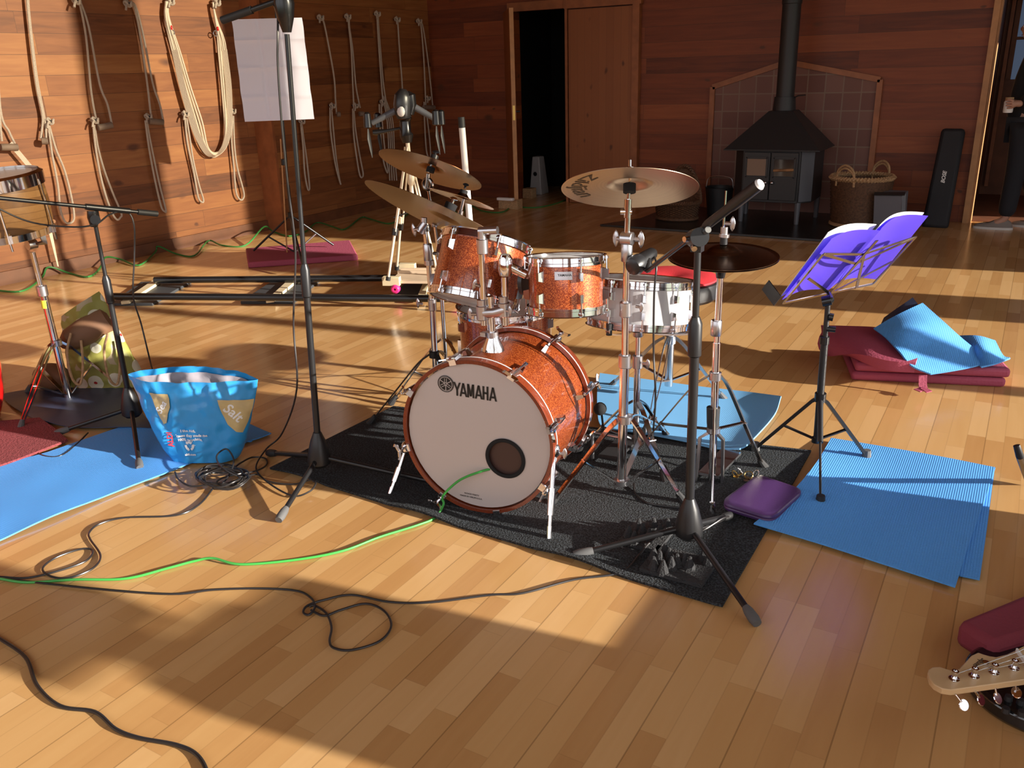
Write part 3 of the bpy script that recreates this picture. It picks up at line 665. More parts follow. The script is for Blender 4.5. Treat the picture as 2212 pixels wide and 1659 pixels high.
# tom holder: post + double clamp
pb = RD(1066, 765, hypot(BC.x, BC.y)+.16); pbx = Vector((pb.x, pb.y, 0)); zt = BC.z+RS
ptop = V(1062, 665, pbx); pbase = Vector((pb.x, pb.y, zt-.0))
th = T('tom_holder', 'chrome double tom holder standing on top of the bass drum', 'tom holder', (pb.x, pb.y, zt))
up_ = (ptop-pbase); post_t = V(1058, 640, pbx)
build('post', MB().cyl(pbase, post_t, .0125, n=20), M['chrome'], th)
build('base_mount', MB().tube([pbase-Z*.006, pbase+Z*.01, pbase+Z*.045, pbase+Z*.06], [.040, .036, .021, .019], 24), M['chrome'], th)
g = MB().tube([V(1064, 728, pbx), V(1063, 716, pbx)], .021, 20).box(V(1062, 722, pbx)+Vector((-.024, -.01, 0)), (.02, .02, .014)); build('memory_lock', g, M['steel'], th)
cL, cR = V(1042, 675, pbx), V(1088, 668, pbx)
g = MB().tube([cL, (cL+cR)/2-Z*.004, cR], [.022, .020, .022], 20); clamp(g, cL, Z, .021, .05); clamp(g, cR, Z, .021, .05); build('double_clamp', g, M['steel'], th)
g = MB(); wing(g, cL+Vector((-.035, -.012, -.006)), (-1, -.3, 0), Z, .024); wing(g, cR+Vector((.025, -.01, 0)), (1, 0, 0), Z, .02); wing(g, V(1028, 615, pbx), (-1, -.2, .3), (0, 0, 1), .022); build('wing_nut', g, M['steel'], th)
for c_, tp, bt in ((cL, V(1040, 548, pbx), V(1046, 702, pbx)), (cR, V(1090, 598, pbx), V(1092, 702, pbx))):
    build('receiver_tube', MB().cyl(bt, tp, .0115, n=16), M['chrome'], th)
    g = MB(); clamp(g, c_+Z*.035, Z, .017, .022); build('memory_lock', g, M['steel'], th)
hl = V(1042, 532, pbx); g = MB(); clamp(g, hl, Z, .019, .05); g.cyl(hl+Z*.02, hl+Z*.05, .014).cyl(hl+Z*.05-Vector((.01, 0, 0)), hl+Z*.055+Vector((.055, .01, 0)), .013); build('ball_joint', g, M['steel'], th)
hr_ = V(1092, 572, pbx); g = MB().tube([hr_+Z*.035, hr_+Z*.02, hr_-Z*.015, hr_-Z*.035], [.016, .024, .026, .022], 20); g.cyl(hr_, hr_+(V(1128, 590, pbx)-hr_)*1.2, .017); build('ball_joint', g, M['chrome'], th)
# ---- toms
awy = Vector((-.55, .83, 0))
hb = hypot(pb.x, pb.y)
c1 = RD(1222, 613, hb-.02); t1, m1 = drum('rack_tom', 'small orange sparkle tom with badge mounted right of the tom holder', 'drum', c1, Vector((0.02, -.02, 1))+awy*.15, .124, .160, M['spark'], 6, rot=radians(-102), lug_h=.036)
bp = m1 @ Vector((0, 0, 0)); tv = Vector((-c1.x, -c1.y, 0)).normalized(); 
def tomp(Mx, R, px, py):
    o_ = Mx.inverted() @ CAM; dd = Mx.to_3x3().inverted() @ ray(px, py); aa = dd.x**2+dd.y**2; bb = o_.x*dd.x+o_.y*dd.y; cc = o_.x**2+o_.y**2-R**2; di = max(0, bb*bb-aa*cc)
    return CAM+ray(px, py)*((-bb-sqrt(di))/aa)
def tompatch(Mx, R, px, py, w, hgt, off):
    c = tomp(Mx, R, px, py); l = Mx.inverted() @ c; a0 = atan2(l.y, l.x)
    return lambda x, y, z=0: Mx @ Vector(((R+off+z)*cos(a0+x/R), (R+off+z)*sin(a0+x/R), l.z+y))
fn = tompatch(m1, .124, 1217, 596, 0, 0, .002)
g = MB(); vs = []; pts = [(-.028, -.009), (-.024, -.013), (.024, -.013), (.028, -.009), (.028, .009), (.024, .013), (-.024, .013), (-.028, .009)]
bd_ = build('badge', MB().sheet(lambda u, v: fn((u-.5)*.056, (v-.5)*.026, 0), 8, 2, .0015), M['steel'], t1)
build('lettering', text_mb('YAMAHA', .0105, None, bold=.0002, surf=lambda x, y, z: fn(x+.004, y+.002, .0012)), M['black_ink'], bd_)
build('mount_bracket', MB().lathe([(.0, .0), (.05, .0), (.05, .014), (.0, .018)], frame(m1 @ Vector((-.155*cos(radians(0))*.0, 0, 0))+Vector((-.142, -.01, .0)), (-1, -.1, 0)), 20), M['vinyl'], t1)
c2 = RD(1036, 586, hb+.23); ax2 = (V(1043, 530, c2)-V(1014, 650, c2)).normalized()+Vector((-.20, .30, 0))
t2_, m2 = drum('rack_tom', 'orange sparkle tom left of the tom holder, tipped towards the drum throne', 'drum', c2, ax2, .156, .205, M['spark'], 6, rot=radians(-70), lug_h=.038)
# floor tom behind
fx0 = RD(1092, 720, hb+.42); fc = Vector((fx0.x, fx0.y, .40)); t3, m3 = drum('floor_tom', 'orange sparkle floor tom standing behind the bass drum', 'drum', fc, (0, 0, 1), .178, .36, M['spark'], 8, rot=.2, lug_h=.04)
for a in (radians(-60), radians(60), radians(180)):
    pp = fc+Vector((cos(a)*.205, sin(a)*.205, 0)); g = MB().tube(smooth([pp+Z*.12, pp-Z*.15, Vector((pp.x, pp.y, .08)), Vector((pp.x+cos(a)*.03, pp.y+sin(a)*.03, .02))], 4), .006, 10).box(pp, (.03, .03, .05))
    lg = build('leg', g, M['chrome'], t3); build('rubber_foot', MB().cyl(Vector((pp.x+cos(a)*.03, pp.y+sin(a)*.03, 0)), Vector((pp.x+cos(a)*.03, pp.y+sin(a)*.03, .03)), .015, .010), M['rubber'], lg)
# ---- snare drum on its stand
sc0 = RD(1383, 652, 3.12); sc_ax = (V(1389, 600, sc0)-V(1378, 700, sc0)).normalized()+awy*.16
ts, ms = drum('snare_drum', 'white lacquered snare drum on a stand behind the bass drum', 'drum', sc0, sc_ax, .184, .146, M['snare_w'], 10, rot=.13, lug_h=.033)
g = MB(); sp = ms @ Vector((.198, .03, .0)); g.box(sp, (.02, .03, .09)); build('strainer', g, M['chrome'], ts)
throne_feet = [P(1570, 870), P(1400, 935), P(1300, 840)]
sb = P(1400, 985); sb = Vector((sc0.x+.0, sc0.y+.0, 0)); pz = RD(1377, 790, hypot(sc0.x, sc0.y)); sb = Vector((pz.x, pz.y, 0))
st = T('snare_stand', 'chrome basket stand holding the white snare drum', 'drum stand', sb)
g = MB().cyl((sb.x, sb.y, .06), (sb.x, sb.y, .40), .0125).cyl((sb.x, sb.y, .36), (sb.x, sb.y, .54), .0095); build('tube', g, M['chrome'], st)
g = MB(); clamp(g, (sb.x, sb.y, .40), Z, .02, .05); clamp(g, (sb.x, sb.y, .53), Z, .02, .06); wing(g, Vector((sb.x+.04, sb.y-.01, .40)), (1, 0, 0), Z, .022); build('clamp', g, M['steel'], st)
for k in range(3):
    a = radians(-120+120*k+20); rimp = ms @ Vector((cos(a)*.194, sin(a)*.194, -.088)); c_ = Vector((sb.x, sb.y, .53))
    g = MB().strip(smooth([c_, c_.lerp(rimp, .45)-Z*.02, rimp-Z*.015, rimp+Z*.012], 5), .016, .006, (rimp-c_).cross(Z)); ar = build('basket_arm', g, M['chrome'], st)
    build('rubber_grip', MB().tube([rimp-Z*.02, rimp+Z*.022], .011, 10), M['rubber'], ar)
for a in (200, 320, 80):
    a = radians(a); fleg(st, (sb.x, sb.y, .24), (sb.x+.24*cos(a), sb.y+.24*sin(a), 0), (sb.x, sb.y, .08), .018, 'chrome', hr=.015)
# ---- drum throne
tb = P(1443, 868); tt = T('drum_throne', 'round drum throne with red velour top behind the snare drum', 'stool', tb)
tp0 = V(1455, 614, tb); g = MB().cyl((tb.x, tb.y, .08), (tb.x, tb.y, tp0.z-.06), .019, n=20); build('post', g, M['silver'], tt)
g = MB(); clamp(g, (tb.x, tb.y, .37), Z, .026, .05); clamp(g, (tb.x, tb.y, .30), Z, .026, .04); build('collar', g, M['silver'], tt)
SM = Matrix.Translation((tb.x, tb.y, tp0.z)); sr = .205
build('seat_rim', MB().lathe([(1e-5, -.055), (sr*.92, -.055), (sr, -.04), (sr+.004, .0), (sr, .022), (sr-.015, .03)], SM, 48), M['vinyl'], tt)
build('seat_top', MB().lathe([(sr-.01, .02), (sr-.012, .035), (sr-.05, .048), (.06, .044), (.02, .034), (1e-5, .03)], SM, 48), M['redv'], tt)
for q in ((1568, 868), (1402, 925), (1318, 838)):
    ft = P(*q); fleg(tt, (tb.x, tb.y, .31), ft, (tb.x, tb.y, .11), .03, 'silver', double=True, mf='rubber_g')
# ---- hi-hat
hf = [P(1650, 1012), P(1575, 880+30), P(1335, 1010)]
hb0 = Vector((-.85, 2.80, 0)); hh = T('hi_hat_stand', 'chrome stand with pedal frame carrying the hi-hat cymbals', 'cymbal stand', hb0)
at = lambda px, py: V(px, py, hb0)
build('lower_tube', MB().cyl(at(1538, 1040), at(1548, 740), .0135, n=20), M['chrome'], hh)
build('upper_tube', MB().cyl(at(1548, 745), at(1556, 590), .011, n=20), M['chrome'], hh)
build('rod', MB().cyl(at(1556, 600), at(1568, 412), .0035, n=10), M['chrome'], hh)
g = MB(); clamp(g, at(1547, 708), Z, .019, .055); build('clamp', g, M['steel'], hh)
build('cymbal_seat', MB().tube([at(1556, 600), at(1557, 585), at(1558, 576)], [.014, .018, .032], 20), M['plastic'], hh)
g = MB().tube([at(1541, 935), at(1540, 912), at(1541, 880)], [.020, .022, .024], 16); build('spring_housing', g, M['rubber'], hh)
hub = at(1545, 812); colh = at(1541, 928)
g = MB(); clamp(g, hub, Z, .021, .03); clamp(g, colh, Z, .024, .02); build('leg_collar', g, M['steel'], hh)
for q in ((1652, 1012), (1340, 1015)): fleg(hh, hub, P(*q), colh, .022, 'nickel')
a_, b_, c__, d_ = at(1512, 945), at(1504, 1040), at(1560, 1045), at(1562, 950)
g = MB().strip([at(1530, 935), a_, b_, c__, d_, at(1548, 935)], .014, .010, (0, 1, 0)); build('pedal_frame', g, M['steel'], hh)
pq = at(1530, 985); build('footboard', MB().hull([(pq.x-.035, pq.y, .03), (pq.x+.04, pq.y, .03), (pq.x+.05, pq.y+.26, .02), (pq.x-.03, pq.y+.26, .02)], [(pq.x-.035, pq.y, .04), (pq.x+.04, pq.y, .04), (pq.x+.05, pq.y+.26, .03), (pq.x-.03, pq.y+.26, .03)]), M['steel'], hh)
build('pull_rod', MB().cyl(at(1538, 1050), at(1541, 940), .006, n=8), M['blackm'], hh)
rf0 = P(1537, 1116, .004); build('long_leg', MB().cyl(at(1545, 815), rf0+Z*.05, .0042, n=8).tube([rf0+Z*.055, rf0+Z*.03, rf0], [.009, .012, .015], 10), M['chrome'], hh)
hc = at(1562, 545)
def cymbal(name, label, c, nrm, R, m, th=.0014, bellr=.055, bow=.022, bellh=.020, flip=False):
    t = T(name, label, 'cymbal', c); Mx = frame(c, nrm); pr = []
    for i in range(17):
        r_ = R*i/16 if i else 1e-5; z = -bow*(r_/R)**1.7
        if r_ < bellr: z += bellh*(1-(r_/bellr)**2)**.6
        pr.append((r_, z))
    top = pr; bot = [(r_, z-th) for r_, z in pr[::-1]]
    build('plate', MB().lathe(top+bot[:-1]+[(1e-5, bot[-1][1])], Mx, 96), m, t, ang=60); return t, Mx
hn = Vector((hc.x*.03, hc.y*.03, 1)).normalized()
hn = (Z+Vector((hc.x, hc.y, 0)).normalized()*-.06).normalized()
cymbal('hi_hat_cymbal', 'upper brown hi-hat cymbal right of the boom microphone stand', hc+Z*.006, hn, .182, M['cym_m'])
t_, mx = cymbal('hi_hat_cymbal', 'lower hi-hat cymbal turned upside down beneath the upper one', hc-Z*.034, -hn, .182, M['cym_m'])
g = MB().tube([hc+Z*.027, hc+Z*.055], .013, 14); gc = build('hi_hat_clutch', g, M['vinyl'], hh)
g = MB().cyl(at(1563, 524), at(1565, 490), .012).cyl(at(1564, 512), at(1565, 505), .017); wing(g, at(1578, 483), (1, 0, 0), Z, .026); build('clutch_lock', g, M['steel'], hh)
# ---- ride cymbal and stand
rb = P(1345, 1055); rb = Vector((-1.098, 2.58, 0)); at = lambda px, py: V(px, py, rb)
rs = T('cymbal_stand', 'chrome cymbal stand right of the bass drum holding the large pale cymbal', 'cymbal stand', rb)
build('lower_tube', MB().cyl(at(1342, 1040), at(1350, 770), .0165, n=20), M['chrome'], rs)
build('middle_tube', MB().cyl(at(1350, 775), at(1351, 650), .0125, n=20), M['chrome'], rs)
build('upper_tube', MB().cyl(at(1351, 655), at(1355, 500), .0105, n=20).cyl(at(1355, 500), at(1358, 430), .010), M['chrome'], rs)
g = MB(); clamp(g, at(1349, 780), Z, .021, .045); clamp(g, at(1351, 668), Z, .020, .05); clamp(g, at(1354, 545), Z, .019, .06); clamp(g, at(1355, 515), (1, 0, 0), .022, .04); build('clamp', g, M['steel'], rs)
g = MB(); wing(g, at(1335, 515), (-1, 0, 0), Z, .030); wing(g, at(1380, 517), (1, 0, 0), Z, .030); wing(g, at(1382, 663), (1, 0, 0), Z, .02); build('wing_nut', g, M['steel'], rs)
g = MB().cyl(at(1355, 470), at(1357, 430), .012).cyl(at(1340, 457), at(1365, 457), .010).cyl(at(1357, 430), at(1360, 392), .006); build('tilter', g, M['chrome'], rs)
hub = at(1350, 905); colr = at(1343, 1040); g = MB(); clamp(g, hub, Z, .027, .028); clamp(g, colr, Z, .028, .02); build('leg_collar', g, M['steel'], rs)
for q in ((1190, 1092), (1480, 1090), (1432, 935)): fleg(rs, hub, P(*q), colr, .028, 'chrome', hr=.025)
rc = RD(1360, 396, hypot(rb.x, rb.y)+.0); v0 = Vector((-rc.x, -rc.y, 0)).normalized(); tl = radians(24)
rn = (Z*cos(tl)-v0*sin(tl)); rn = Vector((rn.x, rn.y, rn.z))
# scale so that the plate spans what the photo shows
sidev = Z.cross(v0); Rr = .5*abs((V(1510, 398, rc)-V(1213, 398, rc)).length)
tr, mr = cymbal('ride_cymbal', 'large pale bronze cymbal seen from below, right of the small tom', rc, rn, Rr, M['cym_l'], bow=.018, bellr=.065)
g = MB().cyl(rc-rn*.03, rc-rn*.002, .020, n=20); build('cymbal_felt', g, M['felt'], rs)
build('top_bolt', MB().cyl(rc, rc+rn*.075, .0045, n=10).tube([rc+rn*.024, rc+rn*.05], .014, 12), M['chrome'], rs)
# script on the underside
def under(px, py):
    d = ray(px, py); t_ = (rc-CAM).dot(rn)/d.dot(rn); return CAM+d*t_
lc = mr.inverted() @ under(1250, 392); a0 = atan2(lc.y, lc.x); r0 = hypot(lc.x, lc.y)
def und(x, y, z):
    rr = r0+y; a = a0+x/r0; zz = -.018*(min(1, rr/Rr))**1.7-.0014-.0008; return mr @ Vector((rr*cos(a), rr*sin(a), zz))
yim = lambda v: (v-CAM).dot(Yi)/(v-CAM).dot(Fv)
sgx = 1 if yim(und(.05, 0, 0)) > yim(und(-.05, 0, 0)) else -1
build('lettering', text_mb('Zildjian', .075, None, bold=.0006, surf=lambda x, y, z: und(sgx*x*1.1, -y, z), shear=.35), mat('faded_script', (.22, .17, .12), .5), tr)
# ---- left cymbal stands
lb = P(946, 915); at = lambda px, py: V(px, py, lb)
ls = T('cymbal_stand', 'chrome cymbal stand left of the orange tom with black-tipped legs', 'cymbal stand', lb)
build('lower_tube', MB().cyl(at(946, 900), at(934, 660), .0135, n=20), M['chrome'], ls)
build('upper_tube', MB().cyl(at(934, 665), at(925, 560), .011, n=20).cyl(at(925, 560), at(918, 500), .0095), M['chrome'], ls)
g = MB(); clamp(g, at(934, 658), Z, .018, .05); clamp(g, at(924, 545), Z, .019, .07); clamp(g, at(927, 567), Z, .021, .02); wing(g, at(905, 655), (-1, 0, 0), Z, .024); wing(g, at(945, 548), (1, 0, 0), Z, .028); build('clamp', g, M['steel'], ls)
g = MB().cyl(at(905, 500), at(918, 482), .017); g.cyl(at(915, 505), at(916, 470), .013); wing(g, at(897, 496), (-1, 0, -.2), Z, .03); build('tilter', g, M['steel'], ls)
hub = at(938, 765); g = MB(); clamp(g, hub, Z, .022, .03); build('leg_collar', g, M['blackm'], ls)
for q in ((798, 918), (1010, 945), (985, 800)): fleg(ls, hub, P(*q), None, .020, 'blackm', hr=.02)
# second slender stand just behind
lb2 = Vector((lb.x*1.05-.02, lb.y*1.05+.12, 0)); at2 = lambda px, py: V(px, py, lb2)
l2 = T('cymbal_stand', 'slender chrome boom stand behind the left cymbals', 'cymbal stand', lb2)
g = MB().cyl((lb2.x, lb2.y, .05), at2(950, 560), .010).cyl(at2(950, 565), at2(937, 470), .0075).cyl(at2(937, 475), at2(922, 390), .0065); build('tube', g, M['chrome'], l2)
g = MB(); clamp(g, at2(950, 565), Z, .016, .05); clamp(g, at2(938, 480), Z, .014, .04); build('clamp', g, M['steel'], l2)
g = MB().torus(frame(at2(924, 398), (0, 1, 0)), .022, .009, 24, 8).cyl(at2(922, 405), at2(925, 375), .010).cyl(at2(925, 372), at2(936, 345), .0055); build('tilter', g, M['nickel'], l2)
bm_ = MB().cyl(at2(945, 520), at2(993, 472), .008).cyl(at2(990, 480), at2(1002, 428), .0075).cyl(at2(992, 478), at2(996, 455), .013); build('boom_arm', bm_, M['steel'], l2)
for a in (100, 220, 340):
    a = radians(a); fleg(l2, (lb2.x, lb2.y, .30), (lb2.x+.27*cos(a), lb2.y+.27*sin(a), 0), (lb2.x, lb2.y, .07), .018, 'chrome', hr=.015)
def slanted(name, label, pL, pR, dist, minor, m, below, R=None, **k):
    """cymbal whose long axis runs between two picture points, all at one distance; minor = opening ratio"""
    a, b = RD(*pL, dist), RD(*pR, dist); c = (a+b)/2; u = (b-a).normalized(); R = (b-a).length/2
    vd = (c-CAM).normalized(); w = u.cross(vd).normalized();  w = w if w.z > 0 else -w    # across, upward in the picture plane
    s_ = asin(minor); n = (w*cos(s_)+(vd if below else -vd)*sin(s_)).normalized()
    return cymbal(name, label, c, n, R, m, **k)+(c, n, R)
dl = hypot(lb2.x, lb2.y)
tC, mC, cC, nC, RC = slanted('crash_cymbal', 'highest dark crash cymbal on the left, seen from below', (820, 323), (1041, 398), dl, .22, M['cym_d'], True, bow=.014, bellr=.045)
g = MB().cyl(cC-nC*.002, cC-nC*.022, .018); build('cymbal_felt', g, M['felt'], l2)
g = MB().cyl(cC+nC*.02, cC+nC*.052, .018, n=16); wing(g, cC+nC*.062, nC, (1, 0, 0), .022); build('wing_nut', g, M['vinyl'], l2)
tD, mD, cD, nD, RD_ = slanted('crash_cymbal', 'big brown crash cymbal sloping down in front of the left tom', (790, 388), (1128, 548), hypot(lb.x, lb.y)+.0, .13, M['cym_m'], True, bow=.012, bellr=.06)
g = MB().tube([cD+nD*.018, cD+nD*.026, cD+nD*.06], [.018, .024, .026], 18); build('cymbal_seat', g, M['felt'], ls)
g = MB(); wing(g, cD+nD*.075, nD, (1, 0, 0), .024); build('wing_nut', g, M['chrome'], ls)
tE, mE, cE, nE, RE = slanted('splash_cymbal', 'small splash cymbal tucked between the two crash cymbals', (928, 403), (1068, 448), dl-.05, .08, M['cym_d'], True, bow=.008, bellr=.03)
g = MB().cyl(cE+nE*.012, cE+nE*.03, .017); wing(g, cE+nE*.05, nE, (1, 0, 0), .018); build('cymbal_felt', g, M['felt'], l2)
# ---- black drum carpet
cr = [P(583, 1015), P(850, 881), P(1752, 978), P(1560, 1316), P(1200, 1190), P(900, 1105)]
def quad(a, b, c, d, nu, nv, fz, th):
    return MB().sheet(lambda u, v: (lambda p_: Vector((p_.x, p_.y, th+fz(u, v, p_))))(a.lerp(b, u).lerp(d.lerp(c, u), v)), nu, nv, th*.9)
rugz = lambda u, v, p_: .002+.0035*noise.noise(Vector((p_.x*3, p_.y*3, 0)))+(.012*max(0, sin(u*19))*(1-v)**10)
solo('carpet', quad(P(583, 1015), P(1560, 1316), P(1752, 978), P(850, 881), 60, 30, rugz, .009), M['carpet'], 'black loop pile carpet spread beneath the drum kit', 'carpet')
# ------------------------------------------------------------------ microphone stands and cables
def mic_stand(label, base, feet, top, clutch, r=.0115, boss_z=.13, name='microphone_stand'):
    base = Vector((base[0], base[1], 0)); t = T(name, label, 'microphone stand', base)
    top = Vector(top); ax = (top-base); ax = ax/ax.z
    pt_ = lambda z: base+ax*z
    build('base_boss', MB().tube([pt_(boss_z*.45), pt_(boss_z*.55), pt_(boss_z*.8), pt_(boss_z*1.25), pt_(boss_z*1.5)], [.030, .043, .043, .028, .015], 24), M['blackm'], t)
    zc = top.z*clutch
    build('lower_tube', MB().cyl(pt_(boss_z), pt_(zc), r*1.05), M['blackm'], t)
    build('upper_tube', MB().cyl(pt_(zc), pt_(top.z-.03), r*.72), M['blackm'], t)
    build('height_clutch', MB().tube([pt_(zc-.10), pt_(zc-.095), pt_(zc+.0), pt_(zc+.02)], [r*1.1, r*1.5, r*1.5, r*.9], 12), M['blackm'], t)
    for fp in feet:
        fo = Vector(fp); fo.z = .014; a = pt_(boss_z*.75); d = (fo-a).normalized(); lg = build('leg', MB().cyl(a+d*.02, fo-d*.03, .0095), M['blackm'], t)
        build('rubber_foot', MB().tube([fo-d*.055, fo-d*.04, fo-d*.01, fo+d*.008], [.011, .0145, .016, .013], 12), M['rubber_g'] if fo.y < 2.2 else M['rubber'], lg)
    return t, pt_
# tall stand left of the drums
B1 = P(693, 1035); F1 = [P(605, 1128), P(582, 985), Vector((-1.72, 2.33, 0))]
top1 = V(618, 52, B1); m1s, p1f = mic_stand('tall black boom microphone stand left of the bass drum', B1, F1, top1, .505)
a_, b_ = RD(480, 44, hypot(B1.x, B1.y)+.10), RD(700, -34, hypot(B1.x, B1.y)-.08)
build('boom', MB().cyl(a_.lerp(b_, .1), b_+(b_-a_)*2.5, .009), M['blackm'], m1s)
build('counterweight', MB().cyl(a_, a_.lerp(b_, .30), .0125), M['rubber'], m1s)
build('boom_joint', MB().tube([V(620, 70, B1), V(617, 40, B1), V(613, 8, B1), V(610, -20, B1)], [.014, .026, .034, .026], 16), M['plastic'], m1s)
# short stand for the snare microphone
B2 = P(1486, 1195); F2 = [P(1632, 1352), P(1245, 1207), P(1578, 1122)]
m2s, p2f = mic_stand('black boom microphone stand in front of the hi-hat, microphone over the snare', B2, F2, V(1508, 520, B2), .76, r=.0135)
d2_ = hypot(B2.x, B2.y); j2 = RD(1503, 505, d2_-.0); e2 = RD(1640, 399, d2_-.12); n2 = RD(1398, 585, d2_+.34)
build('boom', MB().cyl(n2, j2.lerp(e2, .3), .0075), M['blackm'], m2s)
build('counterweight', MB().tube([j2.lerp(e2, .15), j2.lerp(e2, .2), j2.lerp(e2, .55), j2.lerp(e2, .6), e2], [.010, .013, .013, .0155, .0155], 16), M['nickel'] if 0 else M['vinyl'], m2s)
build('end_cap', MB().cyl(e2, e2+(e2-j2).normalized()*.006, .0152, .012), M['white_pl'], m2s)
g = MB().box(RD(1507, 520, d2_), (.030, .03, .06)); g.cyl(RD(1512, 512, d2_-.035), RD(1500, 515, d2_+.03), .026, n=24); build('boom_joint', g, M['blackm'], m2s)
g = MB(); g.cyl(RD(1524, 500, d2_-.03), RD(1530, 496, d2_-.045), .009); g.cyl(RD(1487, 516, d2_-.02), RD(1478, 517, d2_-.03), .008).cyl(RD(1498, 534, d2_-.03), RD(1500, 538, d2_-.04), .008); build('knob', g, M['chrome'], m2s)
mc = T('microphone', 'black dynamic microphone clipped to the boom above the snare drum', 'microphone', RD(1395, 562, d2_+.36))
ma, mb_ = RD(1372, 573, d2_+.34), RD(1409, 547, d2_+.42)
build('body', MB().tube([ma.lerp(mb_, .3), ma.lerp(mb_, .7), mb_, mb_+(mb_-ma)*.12], [.026, .023, .020, .012], 18), M['blackm'], mc)
build('grille', MB().tube([ma-(mb_-ma)*.22, ma-(mb_-ma)*.15, ma, ma.lerp(mb_, .28)], [.016, .028, .033, .029], 18), M['vinyl'], mc)
build('clip', MB().tube([RD(1398, 585, d2_+.34), RD(1400, 575, d2_+.35), RD(1400, 562, d2_+.37)], [.012, .014, .012], 12), M['blackm'], mc)
def cable(pts, r=.0035, n=7): return MB().tube(smooth(pts, n), r, 8)
solo('microphone_cable', cable([mb_, RD(1412, 553, d2_+.40), RD(1418, 575, d2_+.34), RD(1413, 640, d2_+.33), RD(1412, 760, d2_+.33), RD(1416, 860, d2_+.33), P(1411, 975, .02), P(1440, 1010, .01), P(1480, 1100, .012), P(1500, 1150, .03), P(1560, 1120, .05), P(1572, 1118, .02), P(1520, 1140, .05), P(1460, 1150, .06), P(1415, 1160, .05)]), M['cable'], 'black cable hanging from the snare microphone beside the white drum', 'cable')
# left stand with level boom
B3 = P(292, 925); B3.z = 0; F3 = [P(303, 1016), P(125, 941), Vector((-3.35, 2.48, 0))]
m3s, p3f = mic_stand('black boom microphone stand at the far left beside the blue shopping bag', B3, F3, V(203, 470, B3), .72)
d3_ = hypot(B3.x, B3.y); a_, b_ = RD(-160, 412, d3_-.15), RD(340, 462, d3_+.08)
build('boom', MB().cyl(a_, b_, .0078), M['blackm'], m3s)
build('counterweight', MB().cyl(a_.lerp(b_, .90), b_, .0125), M['rubber'], m3s)
build('boom_sleeve', MB().cyl(a_.lerp(b_, .65), a_.lerp(b_, .86), .0125), M['blackm'], m3s)
g = MB().tube([V(203, 490, B3), V(202, 470, B3), V(200, 455, B3)], [.014, .024, .022], 14); g.cyl(RD(206, 475, d3_-.03), RD(206, 475, d3_+.03), .02); build('boom_joint', g, M['plastic'], m3s)
solo('microphone_cable', cable([RD(-40, 432, d3_), RD(60, 478, d3_), RD(150, 490, d3_-.01), RD(205, 485, d3_-.03), RD(238, 463, d3_), RD(275, 458, d3_+.04), RD(290, 490, d3_+.04), RD(290, 560, d3_+.05), RD(288, 640, d3_+.05), RD(305, 700, d3_+.05), RD(322, 770, d3_+.05), P(330, 800, .16), P(340, 830, .10), P(345, 850, .02)]), M['cable'], 'black cable draped over the level boom of the far left stand', 'cable')
# cable down the tall stand to the tangle
solo('microphone_cable', cable([p1f(top1.z+.05)+Vector((-.03, 0, 0)), V(600, 80, B1), V(600, 140, B1), V(608, 260, B1), V(622, 400, B1), V(638, 540, B1), V(634, 700, B1), V(641, 840, B1), P(610, 935, .10), P(575, 970, .03), P(553, 1010, .01), P(580, 1043, .01), P(632, 1071, .01), P(668, 1062, .02), P(682, 1045, .03), P(676, 1038, .03)]), M['cable'], 'black cable running down the tall left microphone stand to the floor', 'cable')
def fl(pts, z=.006): return [P(q[0], q[1], q[2] if len(q) > 2 else z) for q in pts]
cg = M['cable']
solo('floor_cable', cable(fl([(-60, 1240), (0, 1249), (200, 1271), (370, 1283), (460, 1274), (560, 1271), (640, 1276), (672, 1292), (680, 1312), (667, 1328), (655, 1322), (665, 1308), (700, 1296), (760, 1285), (840, 1300), (930, 1301), (1060, 1285), (1130, 1281), (1240, 1252), (1340, 1237), (1380, 1200, .02), (1400, 1175, .03), (1440, 1140, .05)])), cg, 'long black cable crossing the floor in front of the bass drum to the right', 'cable')
solo('floor_cable', cable(fl([(672, 1318), (700, 1330), (735, 1318), (790, 1304), (830, 1320), (845, 1352), (820, 1385), (760, 1404), (722, 1400), (712, 1385), (716, 1355), (705, 1325), (680, 1308), (668, 1310)]), .0035), cg, 'open loop of black cable lying on the floor near the centre front', 'cable')
solo('floor_cable', cable(fl([(-30, 1365), (0, 1380), (55, 1420), (80, 1480), (130, 1525), (205, 1538), (250, 1575), (300, 1594), (380, 1609), (425, 1630), (448, 1670), (450, 1720)]), .005), cg, 'thick black cable at the bottom left corner of the floor', 'cable')
solo('floor_cable', cable(fl([(-40, 1243), (0, 1246), (60, 1248), (130, 1232), (185, 1212), (200, 1190), (175, 1186), (120, 1205), (92, 1228), (110, 1245), (150, 1248), (200, 1228), (217, 1200), (195, 1165), (193, 1150), (215, 1132), (270, 1118), (380, 1113), (430, 1090), (460, 1055), (475, 1035, .03), (510, 1025, .05), (550, 1018, .03), (575, 1005), (572, 990), (545, 988), (520, 1000, .02), (500, 1015, .03)]), .0035), cg, 'thin dark cable looping over the floor towards the blue mat', 'cable')
